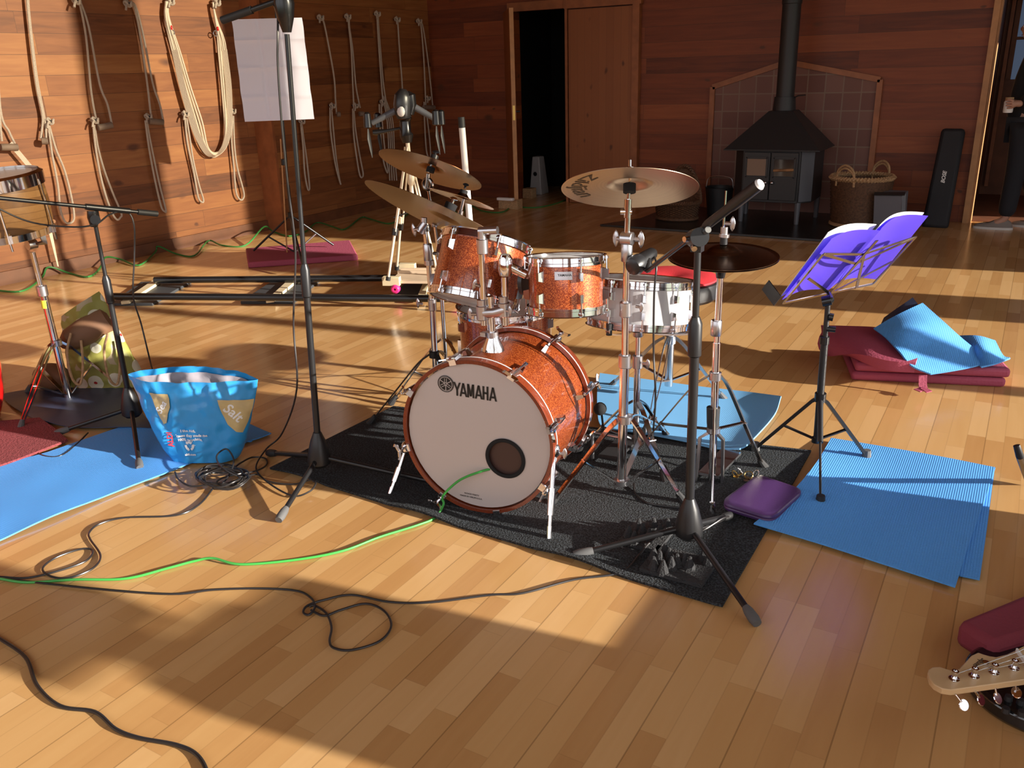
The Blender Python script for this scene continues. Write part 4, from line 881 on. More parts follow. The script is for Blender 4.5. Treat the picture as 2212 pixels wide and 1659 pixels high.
# green cable into the drum
gp = [(-40, 1244), (0, 1250), (60, 1258), (160, 1252), (270, 1250), (360, 1228), (420, 1212), (460, 1206, .012), (520, 1219), (640, 1209), (740, 1190), (820, 1160), (900, 1135), (940, 1118)]
gpt = fl(gp)+[P(958, 1090, .03), headp(968, 1060)-ad*.04, headp(1000, 1030)-ad*.03, headp(1040, 1016)-ad*.012, headp(1068, 1015)+ad*.02, headp(1085, 1020)+ad*.08]
solo('microphone_cable', MB().tube(smooth(gpt, 8), .0042, 10), M['green'], 'bright green cable running across the floor into the bass drum port', 'cable')
gq = [(-40, 622), (0, 628), (50, 628), (90, 600), (105, 577), (150, 590), (190, 598), (215, 580), (228, 556), (260, 560), (300, 573), (335, 545), (342, 532), (380, 548), (420, 552), (450, 520), (480, 530), (530, 530), (570, 490), (590, 500), (625, 510), (660, 500), (685, 481), (720, 490), (745, 495), (780, 470), (800, 473), (840, 483), (870, 470), (890, 455), (915, 453)]
def gfl(pts):
    o_ = []
    for x, y in pts:
        q = P(x, y, .009)
        if q.y < 6.3 and q.x < x0(q.y)+.075: q = W1(x, y, .055)
        elif q.y >= 6.27 and q.x < -6.33: q = ON(x, y, 0, -6.34)
        o_.append(q)
    return o_
solo('floor_cable', MB().tube(smooth(gfl(gq+[(955, 460), (962, 442), (975, 444), (985, 458), (1000, 462), (1010, 440), (1040, 455), (1085, 458), (1110, 440)]), 6), .0075, 8), M['green_d'], 'green cable snaking along the foot of the rope wall', 'cable')
solo('floor_cable', MB().tube(smooth(fl([(1113, 440), (1125, 447), (1160, 448), (1200, 440), (1235, 425), (1240, 415)]), 6), .0075, 8), M['green_d'], 'green cable end trailing into the dark doorway', 'cable')
# coiled cable bundle
g = MB()
for k in range(9):
    c_ = P(480+6*sin(k*2.1), 1030+5*cos(k*1.7), .012+.006*k); rr = .085+.014*sin(k*1.3)
    g.tube([c_+Vector((cos(a)*rr*1.15, sin(a)*rr*.8, .006*sin(3*a+k))) for a in [2*pi*i/28+.4*k for i in range(28)]], .0034, 7, closed=True)
solo('cable_coil', g, cg, 'tangled coil of black cable between the blue bag and the carpet', 'cable')
g = MB(); c_ = P(400, 1040, .008)
g.tube(smooth([P(378, 1020, .01), P(385, 1035, .02), P(410, 1050, .02), P(445, 1048, .03), P(480, 1045, .04), P(505, 1000, .06), P(490, 970, .09), P(468, 985, .08), P(480, 1010, .07), P(520, 1030, .05), P(555, 1025, .02), P(580, 1040, .008), P(632, 1046, .008), P(672, 1036, .02)], 6), .0034, 8)
solo('floor_cable', g, cg, 'black cable loops rising above the tangled coil', 'cable')
solo('floor_cable', cable([P(1370, 1045, .02), P(1372, 1065, .012), P(1395, 1085, .014), P(1430, 1092, .014), P(1480, 1098, .014)]), cg, 'short black cable on the carpet under the pale cymbal stand', 'cable')
solo('microphone_cable', cable(fl([(-40, 935), (0, 937), (40, 942), (65, 962), (90, 983), (130, 985), (165, 960), (190, 935)], .012)), cg, 'dark cable curling over the red rug edge', 'cable')
# ------------------------------------------------------------------ light stand with cloth, track, dolly, tripod
B4 = P(640, 566); B4 = Vector((-5.30, 5.35, 0)); at = lambda px, py: V(px, py, B4)
t4 = T('light_stand', 'thin black tripod stand near the rope wall holding up the white cloth', 'stand', B4)
build('pole', MB().cyl(at(640, 560), at(622, 400), .014).cyl(at(622, 405), at(608, 230), .011).cyl(at(608, 235), at(594, -10), .009), M['blackm'], t4)
g = MB(); clamp(g, at(612, 350), Z, .02, .05); clamp(g, at(627, 465), Z, .024, .05); build('clamp', g, M['plastic'], t4)
build('side_rod', MB().cyl(at(621, 560), at(606, 300), .006), M['trim_lt'], t4)
for q in ((548, 541), (720, 529), (655, 577)):
    fo = P(*q, .07 if q[0] > 548 else .06); hb_ = at(627, 465); lg = build('leg', MB().cyl(hb_, fo, .009), M['blackm'], t4)
    build('brace', MB().cyl(hb_.lerp(fo, .6), at(638, 545), .007), M['silver'] if q[0] == 720 else M['blackm'], lg)
c4 = [RD(500, 42, hypot(B4.x, B4.y)-.06), RD(652, 38, hypot(B4.x, B4.y)-.04), RD(679, 257, hypot(B4.x, B4.y)-.02), RD(529, 263, hypot(B4.x, B4.y)-.05)]
nn_ = (c4[1]-c4[0]).cross(c4[3]-c4[0]).normalized()
def clothf(u, v):
    p_ = c4[0].lerp(c4[1], u).lerp(c4[3].lerp(c4[2], u), v); z = .012*noise.noise(Vector((u*3, v*4, 0)))
    for cr_ in (.36, .68): z += .010*max(0, 1-abs(u-cr_)*28)
    for cr_ in (.2, .47, .76): z += -.009*max(0, 1-abs(v-cr_)*34)
    return p_+nn_*z+(c4[1]-c4[0])*.012*noise.noise(Vector((0, v*5, 3)))*(1 if u > .5 else 1)
solo('cloth', MB().sheet(clothf, 60, 60, .002), M['cotton'], 'white creased cotton sheet hanging on the tall thin stand', 'cloth')
def slab(name, corners, th, m, label, cat, z0=0., group=None, bev=.012, nu=12):
    c = [Vector((q.x, q.y, z0)) for q in corners]
    return solo(name, MB().hull(c, [q+Z*th for q in c]), m, label, cat, group, bevel=bev)
slab('folding_mat', [P(537, 580), P(774, 563), P(757, 530), P(532, 548)], .05, M['magenta'], 'magenta folded mat under the thin tripod near the rope wall', 'mat')
# dolly track
tk = T('camera_track', 'two black pipes laid as a dolly track across the floor behind the left stands', 'track', P(600, 650))
zp_ = .07; 
e1a, e1b = P(334, 605, zp_), P(962, 602, zp_); e2a, e2b = P(246, 640, zp_), P(975, 645, zp_)
e1b = P(900, 600, zp_); 
g = MB().cyl(e1a, e1b+(e1b-e1a)*.12, .024, n=20); build('pipe', g, M['plastic'], tk)
g = MB().cyl(e2a, e2b+(e2b-e2a)*.02, .024, n=20); build('pipe', g, M['plastic'], tk)
for cs, sl in ((((240, 661), (330, 661), (414, 612), (305, 614)), ((262, 658), (280, 656), (347, 613), (330, 612))),
               (((520, 657), (635, 657), (692, 608), (592, 610)), ((575, 655), (592, 653), (648, 606), (628, 606))),
               (((840, 652), (975, 653), (1000, 612), (880, 612)), ((900, 652), (916, 650), (930, 612), (916, 612)))):
    c = [P(*q) for q in cs]; bo = build('base_board', MB().hull(c, [q+Z*.02 for q in c]), M['slateboard'], tk, bevel=.003)
    c = [P(*q, .02) for q in sl]; build('wooden_batten', MB().hull(c, [q+Z*.022 for q in c]), M['pale'], bo, bevel=.002)
# dolly
zd = .13; dc = [P(838, 618, zd), P(962, 616, zd), P(962, 585, zd), P(866, 588, zd)]
dx_ = (e2b-e2a).normalized(); dy_ = Vector((-dx_.y, dx_.x, 0)); d0 = P(838, 620, .10); d0 = Vector((d0.x, d0.y, 0)); DW = .50; DD = .42
DM = Matrix((dx_, dy_, Z)).transposed().to_4x4(); DM.translation = d0
DM.translation = d0+Z*0
dl_ = T('camera_dolly', 'plywood camera dolly with pink wheels sitting on the black track', 'dolly', d0)
build('deck', MB().box((DW/2, DD/2+.03, .125), (DW, DD, .018), DM), M['ply'], dl_, bevel=.002)
for y in (.03, DD+.03):
    bl = build('axle_block', MB().box((.02, y, .135), (.12, .05, .06), DM), M['pale'], dl_, bevel=.003)
    build('axle_block', MB().box((DW-.02, y, .135), (.12, .05, .06), DM), M['pale'], dl_, bevel=.003)
    for x in (.05, DW-.05):
        wc = DM @ Vector((x, y-.02, .085)); wm = frame(wc, dy_)
        build('wheel', MB().lathe([(.008, -.022), (.020, -.022), (.030, -.014), (.030, .014), (.020, .022), (.008, .022)], wm, 24, closed=True), M['pink'], dl_)
build('deck_rail', MB().box((DW/2, DD*.62, .145), (DW, .012, .02), DM).box((DW/2, DD*.80, .145), (DW, .012, .02), DM), M['ply'], dl_)
# camera tripod with pale legs
ta = RD(878, 300, hypot(*(P(875, 600, .15).xy))-.02); tb_ = Vector((ta.x, ta.y, .14)); 
tp = T('camera_tripod', 'tripod with pale legs standing on the plywood dolly', 'tripod', tb_)
legs = [(P(838, 606, .15), 1), (P(857, 582, .15), 1), (P(945, 590, .15), 1)]
for (fo, _) in legs:
    hb_ = ta-Z*.05; d = fo-hb_; sd = d.cross(Z).normalized(); g = MB()
    for q in (-1, 1): g.cyl(hb_+sd*q*.014, hb_+d*.62+sd*q*.016, .0065, n=10)
    lg = build('leg_tubes', g, M['cream_w'], tp); build('leg', MB().cyl(hb_+d*.55, fo, .0095, n=10), M['cream_w'], tp)
    build('leg_lock', MB().cyl(hb_+d*.60, hb_+d*.65, .022, n=12), M['plastic'], tp); build('rubber_foot', MB().cyl(fo-d*.03, fo, .016), M['rubber'], tp)
vt = lambda px, py: V(px, py, tb_)
build('centre_column', MB().cyl(vt(893, 460), vt(880, 300), .014).tube([vt(887, 400), vt(888, 395), vt(889, 375), vt(889, 370)], [.016, .024, .024, .016], 14), M['cream_w'], tp)
build('spreader', MB().cyl(vt(893, 455), vt(940, 445), .005).cyl(vt(893, 455), vt(850, 470), .005), M['plastic'], tp)
build('head', MB().tube([vt(880, 308), vt(878, 292), vt(876, 285), vt(875, 262), vt(874, 258)], [.03, .045, .036, .034, .05], 18), M['plastic'], tp)
build('pan_handle', MB().tube([vt(868, 276), vt(840, 282), vt(812, 286), vt(805, 286)], [.008, .010, .018, .015], 10), M['plastic'], tp)
dr = T('camera_drone', 'grey four-motor camera drone resting on top of the tripod', 'drone', vt(874, 256))
build('body', MB().tube([vt(873, 256), vt(872, 246), vt(871, 228), vt(872, 208), vt(876, 198), vt(879, 195)], [.05, .062, .070, .066, .045, .01], 20, flat=.8), M['vinyl'], dr)
build('light_panel', MB().sphere(vt(866, 240)-Vector((tb_.x, tb_.y, 0)).normalized()*.055, .030, 12, (1, .6, 1.1)), M['white_pl'], dr)
build('side_pod', MB().tube([vt(884, 246), vt(888, 228), vt(886, 206), vt(880, 198)], [.030, .036, .034, .01], 14), M['plastic'], dr)
for (jx, jy), (ex, ey), dd_ in (((868, 232), (803, 266), 0), ((886, 226), (942, 258), 0)):
    a, b = vt(jx, jy), vt(ex, ey); build('arm', MB().tube([a, a.lerp(b, .5), b], [.022, .020, .017], 14), M['iron_g'], dr)
    for off, dz in ((0, 0), (11 if ex > 900 else 14, 2)):
        if ex < 900: mx_, my_ = ex-9+off*1.6, ey-2
        else: mx_, my_ = ex+off, ey
        mo = RD(mx_, my_, hypot(tb_.x, tb_.y)+(.12 if off else -.08))
        mt_ = build('motor', MB().tube([mo-Z*.035, mo-Z*.03, mo+Z*.005, mo+Z*.05, mo+Z*.06], [.018, .026, .024, .022, .010], 16), M['plastic'], dr)
        build('propeller_blade', MB().tube([mo-Z*.04, mo-Z*.10, mo-Z*.17+Vector((.01, 0, 0)), mo-Z*.215+Vector((.015, 0, 0))], [.006, .017, .012, .003], 10, flat=.35), M['iron'], mt_)
# white tube standing behind the kit
wa, wb = RD(998, 276, 5.3), RD(1026, 560, 5.3); wb.z = 0; 
wt = T('white_pole', 'white round pole with dark cap standing behind the left cymbals', 'pole', wb)
build('tube', MB().cyl(wb, wa, .019, n=20), M['white_pl'], wt); build('cap', MB().cyl(wa, wa+(wa-wb).normalized()*.06, .020, n=20), M['rubber'], wt)
# ------------------------------------------------------------------ ropes on the wall
RC = M['rope']
def onwall(w): return (lambda px, py, o=.05: W1(px, py, o)) if w == 1 else (lambda px, py, o=.05: ON(px, py, 0, -6.4+o))
def rope_pts(w, pts, o=.045): f_ = onwall(w); return smooth([f_(q[0], q[1], q[2] if len(q) > 2 else o) for q in pts], 6)
def knot(mb, c, s=.03):
    for k in range(4): mb.torus(frame(c+Vector((.005*k, .012*(k-1.5), .01*sin(k*2))), (sin(k*1.3), cos(k*1.1), .5)), s*.55, s*.28, 14, 8)
    mb.tube(smooth([c, c+Vector((.02, -.03, -.015)), c+Vector((.03, -.05, -.05))], 4), s*.28, 8)
def uprope(w, peg, bar, lab, L=None, R=None, grp='upper wall ropes'):
    f_ = onwall(w); pk = f_(*peg, .05); t = T('wall_rope', lab, 'rope', pk-Vector((.05, 0, 0)), grp)
    g = MB().tube(rope_pts(w, [(peg[0]+1, peg[1], .05)]+L), .0085, 8); build('strand', g, RC, t)
    if R: build('strand', MB().tube(rope_pts(w, [(peg[0]+3, peg[1], .055)]+R), .0085, 8), RC, t)
    g = MB(); knot(g, pk, .034); build('knot', g, RC, t)
    build('hook', MB().cyl(pk-Vector((.05, 0, 0)), pk+Vector((.02, 0, .0)), .008), M['blackm'], t)
    if bar: build('handle_bar', MB().cyl(f_(bar[0], bar[1], .07), f_(bar[2], bar[3], .09), .026, n=14), M['greywood'], t)
    return t
order = ['leftmost', 'second from the left', 'third from the left', 'fourth from the left', 'fifth from the left']
UP = [((56, -30), (90, 305, 104, 305), [(62, 40), (78, 180), (92, 250), (88, 300)], [(64, 40), (80, 170), (97, 260), (100, 302)]),
      ((165, 2), (212, 276, 242, 270), [(172, 8), (186, 80), (196, 190), (206, 250), (215, 274)], [(175, 8), (192, 60), (215, 180), (232, 225), (241, 266)]),
      ((276, 8), (322, 262, 352, 264), [(288, 10), (300, 60), (318, 180), (325, 240), (330, 260)], [(292, 12), (308, 70), (330, 180), (345, 225), (353, 262)])]
for k, (pg, br, a, b) in enumerate(UP): uprope(1, pg, br, 'upper rope pair with wooden handle on the sunlit wall, %s' % order[k], a, b)
# far left one that enters at the frame edge
uprope(1, (-20, -60), (2, 318, 38, 318), 'rope pair with handle at the left picture edge of the sunlit wall', [(-15, 0), (-5, 150), (0, 260), (4, 305)], [(-12, 0), (0, 230), (20, 285), (32, 310)])
# hammock sling between two hooks
sl = T('rope_sling', 'wide cotton rope sling hanging in a deep loop between two hooks', 'rope sling', W1(420, 10, 0))
for k in range(5):
    o = k*1.0; build('strand', MB().tube(rope_pts(1, [(358+o, 3), (357+2*o, 40), (372+4*o, 110), (392+5*o, 190), (412+6*o, 262), (430+4*o, 310), (448+2*o, 332-o), (465+o, 338-2*o), (484-o, 318), (494-2*o, 280), (496-4*o, 200), (488-4*o, 110), (482-3*o, 80), (470-o, 50), (462, 20), (460, 5)], .05+.012*(k % 2)), .0085, 8), M['sling'], sl)
def slf(u, v):
    pts = [(377, 108), (395, 190), (418, 270), (436, 312), (452, 334), (468, 336), (486, 314), (495, 270), (494, 190), (484, 108)]
    q = smooth([Vector((a, b, 0)) for a, b in pts], 6); i = min(len(q)-1, int(u*(len(q)-1))); p_ = q[i]; inw = (430-p_.x)/100
    return W1(p_.x+(v-.5)*13, p_.y-(v-.5)*3, .06+.05*v)
build('fabric_band', MB().sheet(slf, 54, 4, .004), M['sling'], sl)
g = MB(); knot(g, W1(368, 4, .05), .035); build('knot', g, RC, sl); g = MB(); knot(g, W1(468, 6, .05), .035); build('knot', g, RC, sl)
for q in ((372, 70), (465, 72)): build('carabiner', MB().torus(frame(W1(*q, .06), (1, 0, 0)), .022, .005, 20, 6, 1), M['steel'], sl)
for q in ((370, 60), (470, 62)): build('red_link', MB().sphere(W1(*q, .065), .012, 10, (1, 1, 1.8)), M['redl'], sl)
LOW = [(1, (107, 262), [(104, 268), (112, 330), (125, 400), (130, 450), (140, 478), (152, 482), (160, 470), (155, 430), (140, 370), (120, 320), (106, 270)]),
       (1, (204, 260), [(201, 268), (208, 330), (222, 400), (240, 455), (252, 474), (260, 470), (262, 460), (245, 420), (226, 370), (212, 320), (204, 270)]),
       (1, (320, 252), [(314, 260), (322, 320), (335, 390), (348, 445), (356, 457), (358, 452), (345, 400), (332, 340), (322, 290), (317, 260)]),
       (1, (400, 246), [(399, 252), (405, 310), (418, 370), (428, 425), (437, 437), (439, 430), (430, 400), (418, 350), (410, 300), (403, 255)]),
       (1, (502, 240), [(503, 250), (500, 300), (505, 360), (510, 415), (520, 432), (527, 424), (524, 405), (512, 360), (506, 310), (504, 250)]),
       (2, (652, 262), [(650, 268), (655, 320), (658, 370), (664, 405), (668, 410), (668, 395), (662, 340), (656, 300), (652, 268)]),
       (2, (718, 228), [(713, 232), (714, 280), (722, 340), (728, 370), (736, 398), (733, 385), (726, 340), (720, 280), (716, 235)]),
       (2, (768, 228), [(762, 235), (764, 290), (772, 350), (778, 380), (783, 382), (784, 372), (776, 330), (768, 280), (764, 235)]),
       (2, (826, 220), [(819, 225), (822, 290), (828, 345), (836, 372), (838, 365), (832, 330), (826, 270), (823, 225)]),
       (2, (924, 212), [(916, 220), (918, 280), (922, 330), (930, 340), (928, 300), (922, 250), (918, 222)])]
nm = ['lower rope loop beside the leftmost handle', 'lower rope loop, second on the sunlit wall', 'lower rope loop, third on the sunlit wall', 'lower rope loop left of the sling bottom', 'lower rope loop right of the sling by the corner',
      'rope loop seen below the white cloth on the shaded wall', 'lower rope with straight end right of the white cloth', 'lower rope loop with round end on the shaded wall', 'lower rope loop behind the drone motors', 'lowest rope loop nearest the back corner']
for (w, pg, pts), lab in zip(LOW, nm):
    f_ = onwall(w); pk = f_(*pg, .05); t = T('wall_rope', lab, 'rope', pk-Vector((.05, 0, 0)), 'lower wall ropes')
    build('loop', MB().tube(rope_pts(w, pts), .0085, 8), RC, t); g = MB(); knot(g, pk, .03); build('knot', g, RC, t)
    build('hook', MB().cyl(pk-Vector((.05, 0, 0)), pk+Vector((.02, 0, 0)), .008), M['blackm'], t)
UP2 = [((692, 38), (728, 247, 735, 247), [(700, 50), (712, 110), (722, 170), (725, 220), (727, 246)], None, 'upper rope right of the white cloth on the shaded wall'),
       ((751, 36), (776, 246, 785, 246), [(754, 60), (759, 110), (762, 180), (764, 230), (762, 250)], [(755, 60), (762, 110), (768, 180), (774, 215), (778, 233)], 'second upper rope pair right of the white cloth'),
       ((815, 30), None, [(815, 45), (819, 110), (824, 180), (828, 228)], [(817, 45), (822, 110), (828, 180), (836, 232)], 'third upper rope pair, left of the drone'),
       ((858, 42), None, [(860, 60), (864, 120), (868, 170), (871, 225)], None, 'straight upper rope right behind the drone body'),
       ((905, 46), (915, 232, 938, 232), [(910, 60), (915, 120), (918, 180), (920, 230)], [(914, 60), (923, 120), (930, 180), (935, 232)], 'upper rope pair nearest the back corner')]
for pg, br, a, b, lab in UP2: uprope(2, pg, br, lab, a, b, 'upper wall ropes')
g = MB()
for k in range(4): g.tube(rope_pts(2, [(826+2*k, 205+2*k), (836+4*k, 260), (840+4*k, 330), (842+5*k, 390)]), .007, 8)
solo('rope_fringe', g, RC, 'bundle of straight rope ends hanging behind the tripod', 'rope')
wbt = MB().sheet(lambda u, v: W1(18+u*52+v*8, 312+u*62-v*6, .07+.02*v), 12, 2, .004)
solo('cotton_strap', wbt, M['sling'], 'pale cotton strap slanting down from the left handle', 'strap')
st_ = MB().sheet(lambda u, v: W1(97+u*27+v*(10-7*u), 470+u*105+v*1, .08), 12, 2, .003)
solo('cotton_strap', st_, M['sling'], 'narrow pale strap hanging beside the wooden drum', 'strap')
# ------------------------------------------------------------------ mats and rugs
def crom(a, b, c, d, t): return .5*((2*b)+(c-a)*t+(2*a-5*b+4*c-d)*t*t+(3*b-a-3*c+d)*t**3)
def patch(grid, th, nu=30, nv=30, rip=0.):
    G = [[P(*q) if not isinstance(q, Vector) else q for q in row] for row in grid]; R_, C_ = len(G), len(G[0])
    def ln(pts, t):
        n = len(pts)-1; x = t*n; i = min(int(x), n-1); f_ = x-i
        a = pts[i-1] if i else pts[0]*2-pts[1]; d = pts[i+2] if i+2 <= n else pts[n]*2-pts[n-1]
        return crom(a, pts[i], pts[i+1], d, f_)
    def fn(u, v):
        p_ = ln([ln(r, u) for r in G], v)
        if rip: p_ = p_+Z*rip*noise.noise(Vector((p_.x*5, p_.y*5, 1)))
        return p_
    return MB().sheet(fn, nu, nv, th)
BM1 = M['bluemat']
solo('yoga_mat', patch([[(1795, 948, .012), (1910, 967, .012), (2030, 988, .014), (2150, 1012, .013)], [(1762, 1003, .03), (1890, 1045, .014), (2010, 1070, .013), (2124, 1090, .013)], [(1700, 1075, .03), (1850, 1120, .014), (1980, 1150, .013), (2092, 1180, .013)], [(1628, 1133, .02), (1772, 1176, .012), (1918, 1223, .012), (2063, 1270, .012)]], .005, 40, 40), BM1, 'blue ribbed yoga mat lying flat on the right, top layer under the purple case', 'yoga mat')
solo('yoga_mat', patch([[(1860, 985, .006), (2000, 1005, .006), (2148, 1018, .006)], [(1850, 1080, .006), (1990, 1110, .006), (2132, 1140, .006)], [(1830, 1170, .006), (1970, 1222, .006), (2116, 1254, .006)]], .004, 20, 20), BM1, 'blue ribbed mat layer peeking out beneath the right-hand blue mat', 'yoga mat')
solo('yoga_mat', patch([[(1296, 808, .02), (1400, 822, .02), (1520, 838, .015), (1610, 848, .02), (1688, 858, .06)], [(1290, 850, .012), (1400, 860, .012), (1520, 885, .012), (1600, 900, .015), (1672, 900, .045)], [(1292, 905, .012), (1395, 920, .012), (1500, 940, .012), (1570, 955, .014), (1620, 958, .035)], [(1300, 925, .02), (1390, 938, .02), (1480, 955, .02), (1545, 970, .022), (1598, 972, .035)]], .006, 50, 40), M['bluemat2'], 'pale blue mat behind the kit, under the throne and hi-hat legs', 'yoga mat')
solo('yoga_mat', patch([[(-60, 1018, .008), (80, 985, .008), (170, 955, .008), (300, 915, .008), (420, 900, .008), (500, 905, .008), (586, 937, .008)], [(-60, 1108, .008), (45, 1070, .010), (150, 1020, .009), (280, 975, .008), (390, 955, .008), (480, 945, .008), (560, 947, .008)], [(-60, 1195, .008), (0, 1168, .008), (100, 1123, .012), (240, 1068, .008), (350, 1026, .008), (440, 990, .008), (540, 953, .008)]], .005, 70, 24, .004), BM1, 'long blue yoga mat at the left under the shopping bag', 'yoga mat')
solo('sheet', patch([[(0, 852, .01), (100, 838, .012), (200, 838, .012), (285, 838, .012)], [(30, 880, .012), (120, 880, .014), (210, 878, .014), (300, 880, .012)], [(78, 908, .013), (150, 922, .015), (220, 925, .015), (330, 925, .013)]], .003, 24, 16, .01), M['navy'], 'dark navy plastic sheet on the floor behind the left microphone stand', 'sheet')
solo('rug', patch([[(-80, 918, .012), (0, 913, .012), (86, 906, .012)], [(-80, 975, .012), (30, 950, .012), (118, 928, .012)], [(-80, 1028, .012), (10, 1006, .012), (147, 954, .012)]], .010, 24, 16), M['redrug'], 'red woven rug corner at the left picture edge', 'rug')
# maroon / magenta folding mats with draped blue mat on the right
a, b = P(1838, 822), P(2172, 838); w_ = (b-a).normalized(); dp = Vector((-w_.y, w_.x, 0)); c = [a, b, b+dp*.40, a+dp*.40]
for k, z0_ in enumerate((0, .048)):
    slab('folding_mat', [q+Vector((.012*k, 0, 0)) for q in c], .044, M['magenta'], ['magenta folded floor mat, lower layer under the draped blue mat', 'magenta folded floor mat, upper layer under the draped blue mat'][k], 'mat', z0_, None, .015)
tie = P(1990, 836, .03); g = MB()
g.strip(smooth([tie+Z*.06, tie-dp*.02+Z*.02, tie-dp*.035+Z*.005, tie-dp*.06-w_*.03+Z*.003], 4), .035, .004, w_).strip(smooth([tie-dp*.035+Z*.008, tie-dp*.07+w_*.02+Z*.003], 4), .03, .004, w_)
solo('fabric_tie', g, M['magenta'], 'short magenta fabric tie hanging from the folded floor mat', 'tie')
solo('folding_mat', patch([[(1775, 722, .10), (1830, 724, .12), (1900, 728, .13), (1990, 745, .12)], [(1780, 738, .10), (1840, 752, .12), (1905, 765, .12), (1985, 775, .11)], [(1800, 752, .085), (1862, 782, .10), (1915, 800, .10), (1975, 805, .10)]], .05, 30, 16), M['magenta'], 'third magenta mat panel curling off the left end of the stack', 'mat')
solo('yoga_mat', patch([[(1888, 712, .20), (1925, 690, .25), (1960, 672, .28), (1992, 657, .29)], [(1912, 730, .19), (1955, 715, .23), (2000, 700, .25), (2040, 700, .24)], [(1942, 762, .17), (1985, 752, .17), (2045, 742, .18), (2085, 740, .17)], [(1968, 792, .13), (2020, 785, .13), (2080, 775, .13), (2118, 764, .13)], [(2010, 810, .10), (2060, 802, .105), (2110, 792, .11), (2150, 778, .105)]], .008, 36, 40), BM1, 'blue yoga mat draped over the magenta folding mats', 'yoga mat')
solo('yoga_mat', patch([[(2060, 728, .12), (2110, 728, .15), (2148, 738, .12)], [(2085, 760, .11), (2120, 752, .16), (2165, 770, .11)], [(2120, 795, .11), (2150, 788, .12), (2182, 776, .115)]], .008, 20, 20), BM1, 'blue mat tail lying on the right end of the magenta stack', 'yoga mat')
solo('yoga_mat', patch([[(1912, 688, .20), (1940, 668, .26), (1972, 645, .30)], [(1904, 706, .17), (1930, 700, .22), (1986, 668, .27)], [(1900, 722, .14), (1935, 722, .17), (1990, 700, .20)]], .008, 16, 16), M['navy'], 'dark underside fold standing behind the draped blue mat', 'yoga mat')
a, b = P(2055, 1378), P(2400, 1300); slab('cushion', [P(2058, 1392), P(2140, 1445), P(2420, 1360), P(2300, 1290)], .075, M['maroon'], 'maroon cushion on the floor at the lower right edge', 'cushion', 0, None, .02)
solo('added_bolster_stack', MB().box((1.05, 2.48, .19), (.6, 1.33, .38)), M['maroon'], 'maroon bolster stack added outside the right edge to shade the floor', 'bolsters', bevel=.03)  # invented block out of view, casts the shade on the lower right floor
sto = T('added_side_table', 'low black table added out of sight under the shadow-casting amplifier', 'table', (1.45, 1.78, 0))  # invented support out of view for the shadow-casting amplifier
build('table_top', MB().box((1.45, 1.78, .45), (.42, .62, .025)), M['blackm'], sto)
for x, y in ((1.27, 1.5), (1.63, 1.5), (1.27, 2.06), (1.63, 2.06)): build('leg', MB().cyl((x, y, 0), (x, y, .44), .012), M['blackm'], sto)
am = T('added_guitar_amplifier', 'black guitar amplifier added out of sight to shade the floor', 'amplifier', (1.45, 1.78, .4625))  # added unseen, its shadow makes the nearer dark blob on the floor
build('cabinet', MB().box((1.45, 1.78, .615), (.26, .56, .30)), M['vinyl'], am, bevel=.015); build('carry_handle', MB().tube(smooth([(1.45, 1.66, .765), (1.45, 1.69, .80), (1.45, 1.87, .80), (1.45, 1.90, .765)], 5), .009, 8), M['rubber'], am)
build('speaker_grille', MB().box((1.315, 1.78, .60), (.01, .48, .22)), M['nylon'], am)
sp0 = T('added_loudspeaker', 'black loudspeaker on a pole, unseen, put in to shade the floor', 'speaker', (1.75, 1.66, 0))  # added unseen, its cabinet shadow makes the farther dark blob at the left
build('pole', MB().cyl((1.75, 1.66, .03), (1.75, 1.66, .93), .016), M['blackm'], sp0); build('round_base', MB().cyl((1.75, 1.66, 0), (1.75, 1.66, .03), .18, .17, 32), M['blackm'], sp0)
build('cabinet', MB().box((1.75, 1.66, 1.12), (.26, .36, .40)), M['vinyl'], sp0, bevel=.015); build('speaker_grille', MB().box((1.615, 1.66, 1.12), (.01, .30, .34)), M['nylon'], sp0)
# purple case and keys
c = [P(1636, 1037, .02), P(1738, 1072, .02), P(1668, 1134, .02), P(1553, 1098, .02)]; c = [Vector((q.x, q.y, 0)) for q in c]
pu = T('zip_case', 'flat purple leatherette zip case lying on the corner of the right blue mat', 'case', (c[0]+c[2])/2+Z*.016)
cc = (c[0]+c[2])/2
def rrect(c, r=.2, n=6, s=1.):
    out = []
    for i in range(4):
        p0, p1, p2 = c[i-1], c[i], c[(i+1) % 4]; a, b = p1.lerp(p0, r), p1.lerp(p2, r)
        for k in range(n+1): t_ = k/n; out.append(cc+((a*(1-t_)**2+p1*2*t_*(1-t_)+b*t_**2)-cc)*s)
    return out
rr = rrect(c); g = MB(); N_ = len(rr); lev = [(.0, .96), (.004, 1.), (.014, 1.)]; 
def stack(levels, z0_):
    g = MB(); vs = []; 
    for z, s_ in levels: vs += [cc+(q-cc)*s_+Z*(z0_+z) for q in rr]
    fs = [tuple(range(N_))[::-1], tuple((len(levels)-1)*N_+k for k in range(N_))]+[(i*N_+k, i*N_+(k+1) % N_, (i+1)*N_+(k+1) % N_, (i+1)*N_+k) for i in range(len(levels)-1) for k in range(N_)]
    return g.add(vs, fs)
build('base_half', stack([(.0, .93), (.003, .98), (.012, 1.), (.015, .99)], .016), M['purple'], pu)
build('zip', stack([(.0, .985), (.004, .985)], .031), M['purple_d'], pu)
build('lid_half', stack([(.0, .99), (.003, 1.), (.010, .985), (.014, .94), (.0155, .86)], .035), M['purple'], pu)
kc = P(1602, 1020, .02); kt = T('key_ring', 'bunch of keys on rings beside the purple case', 'keys', kc)
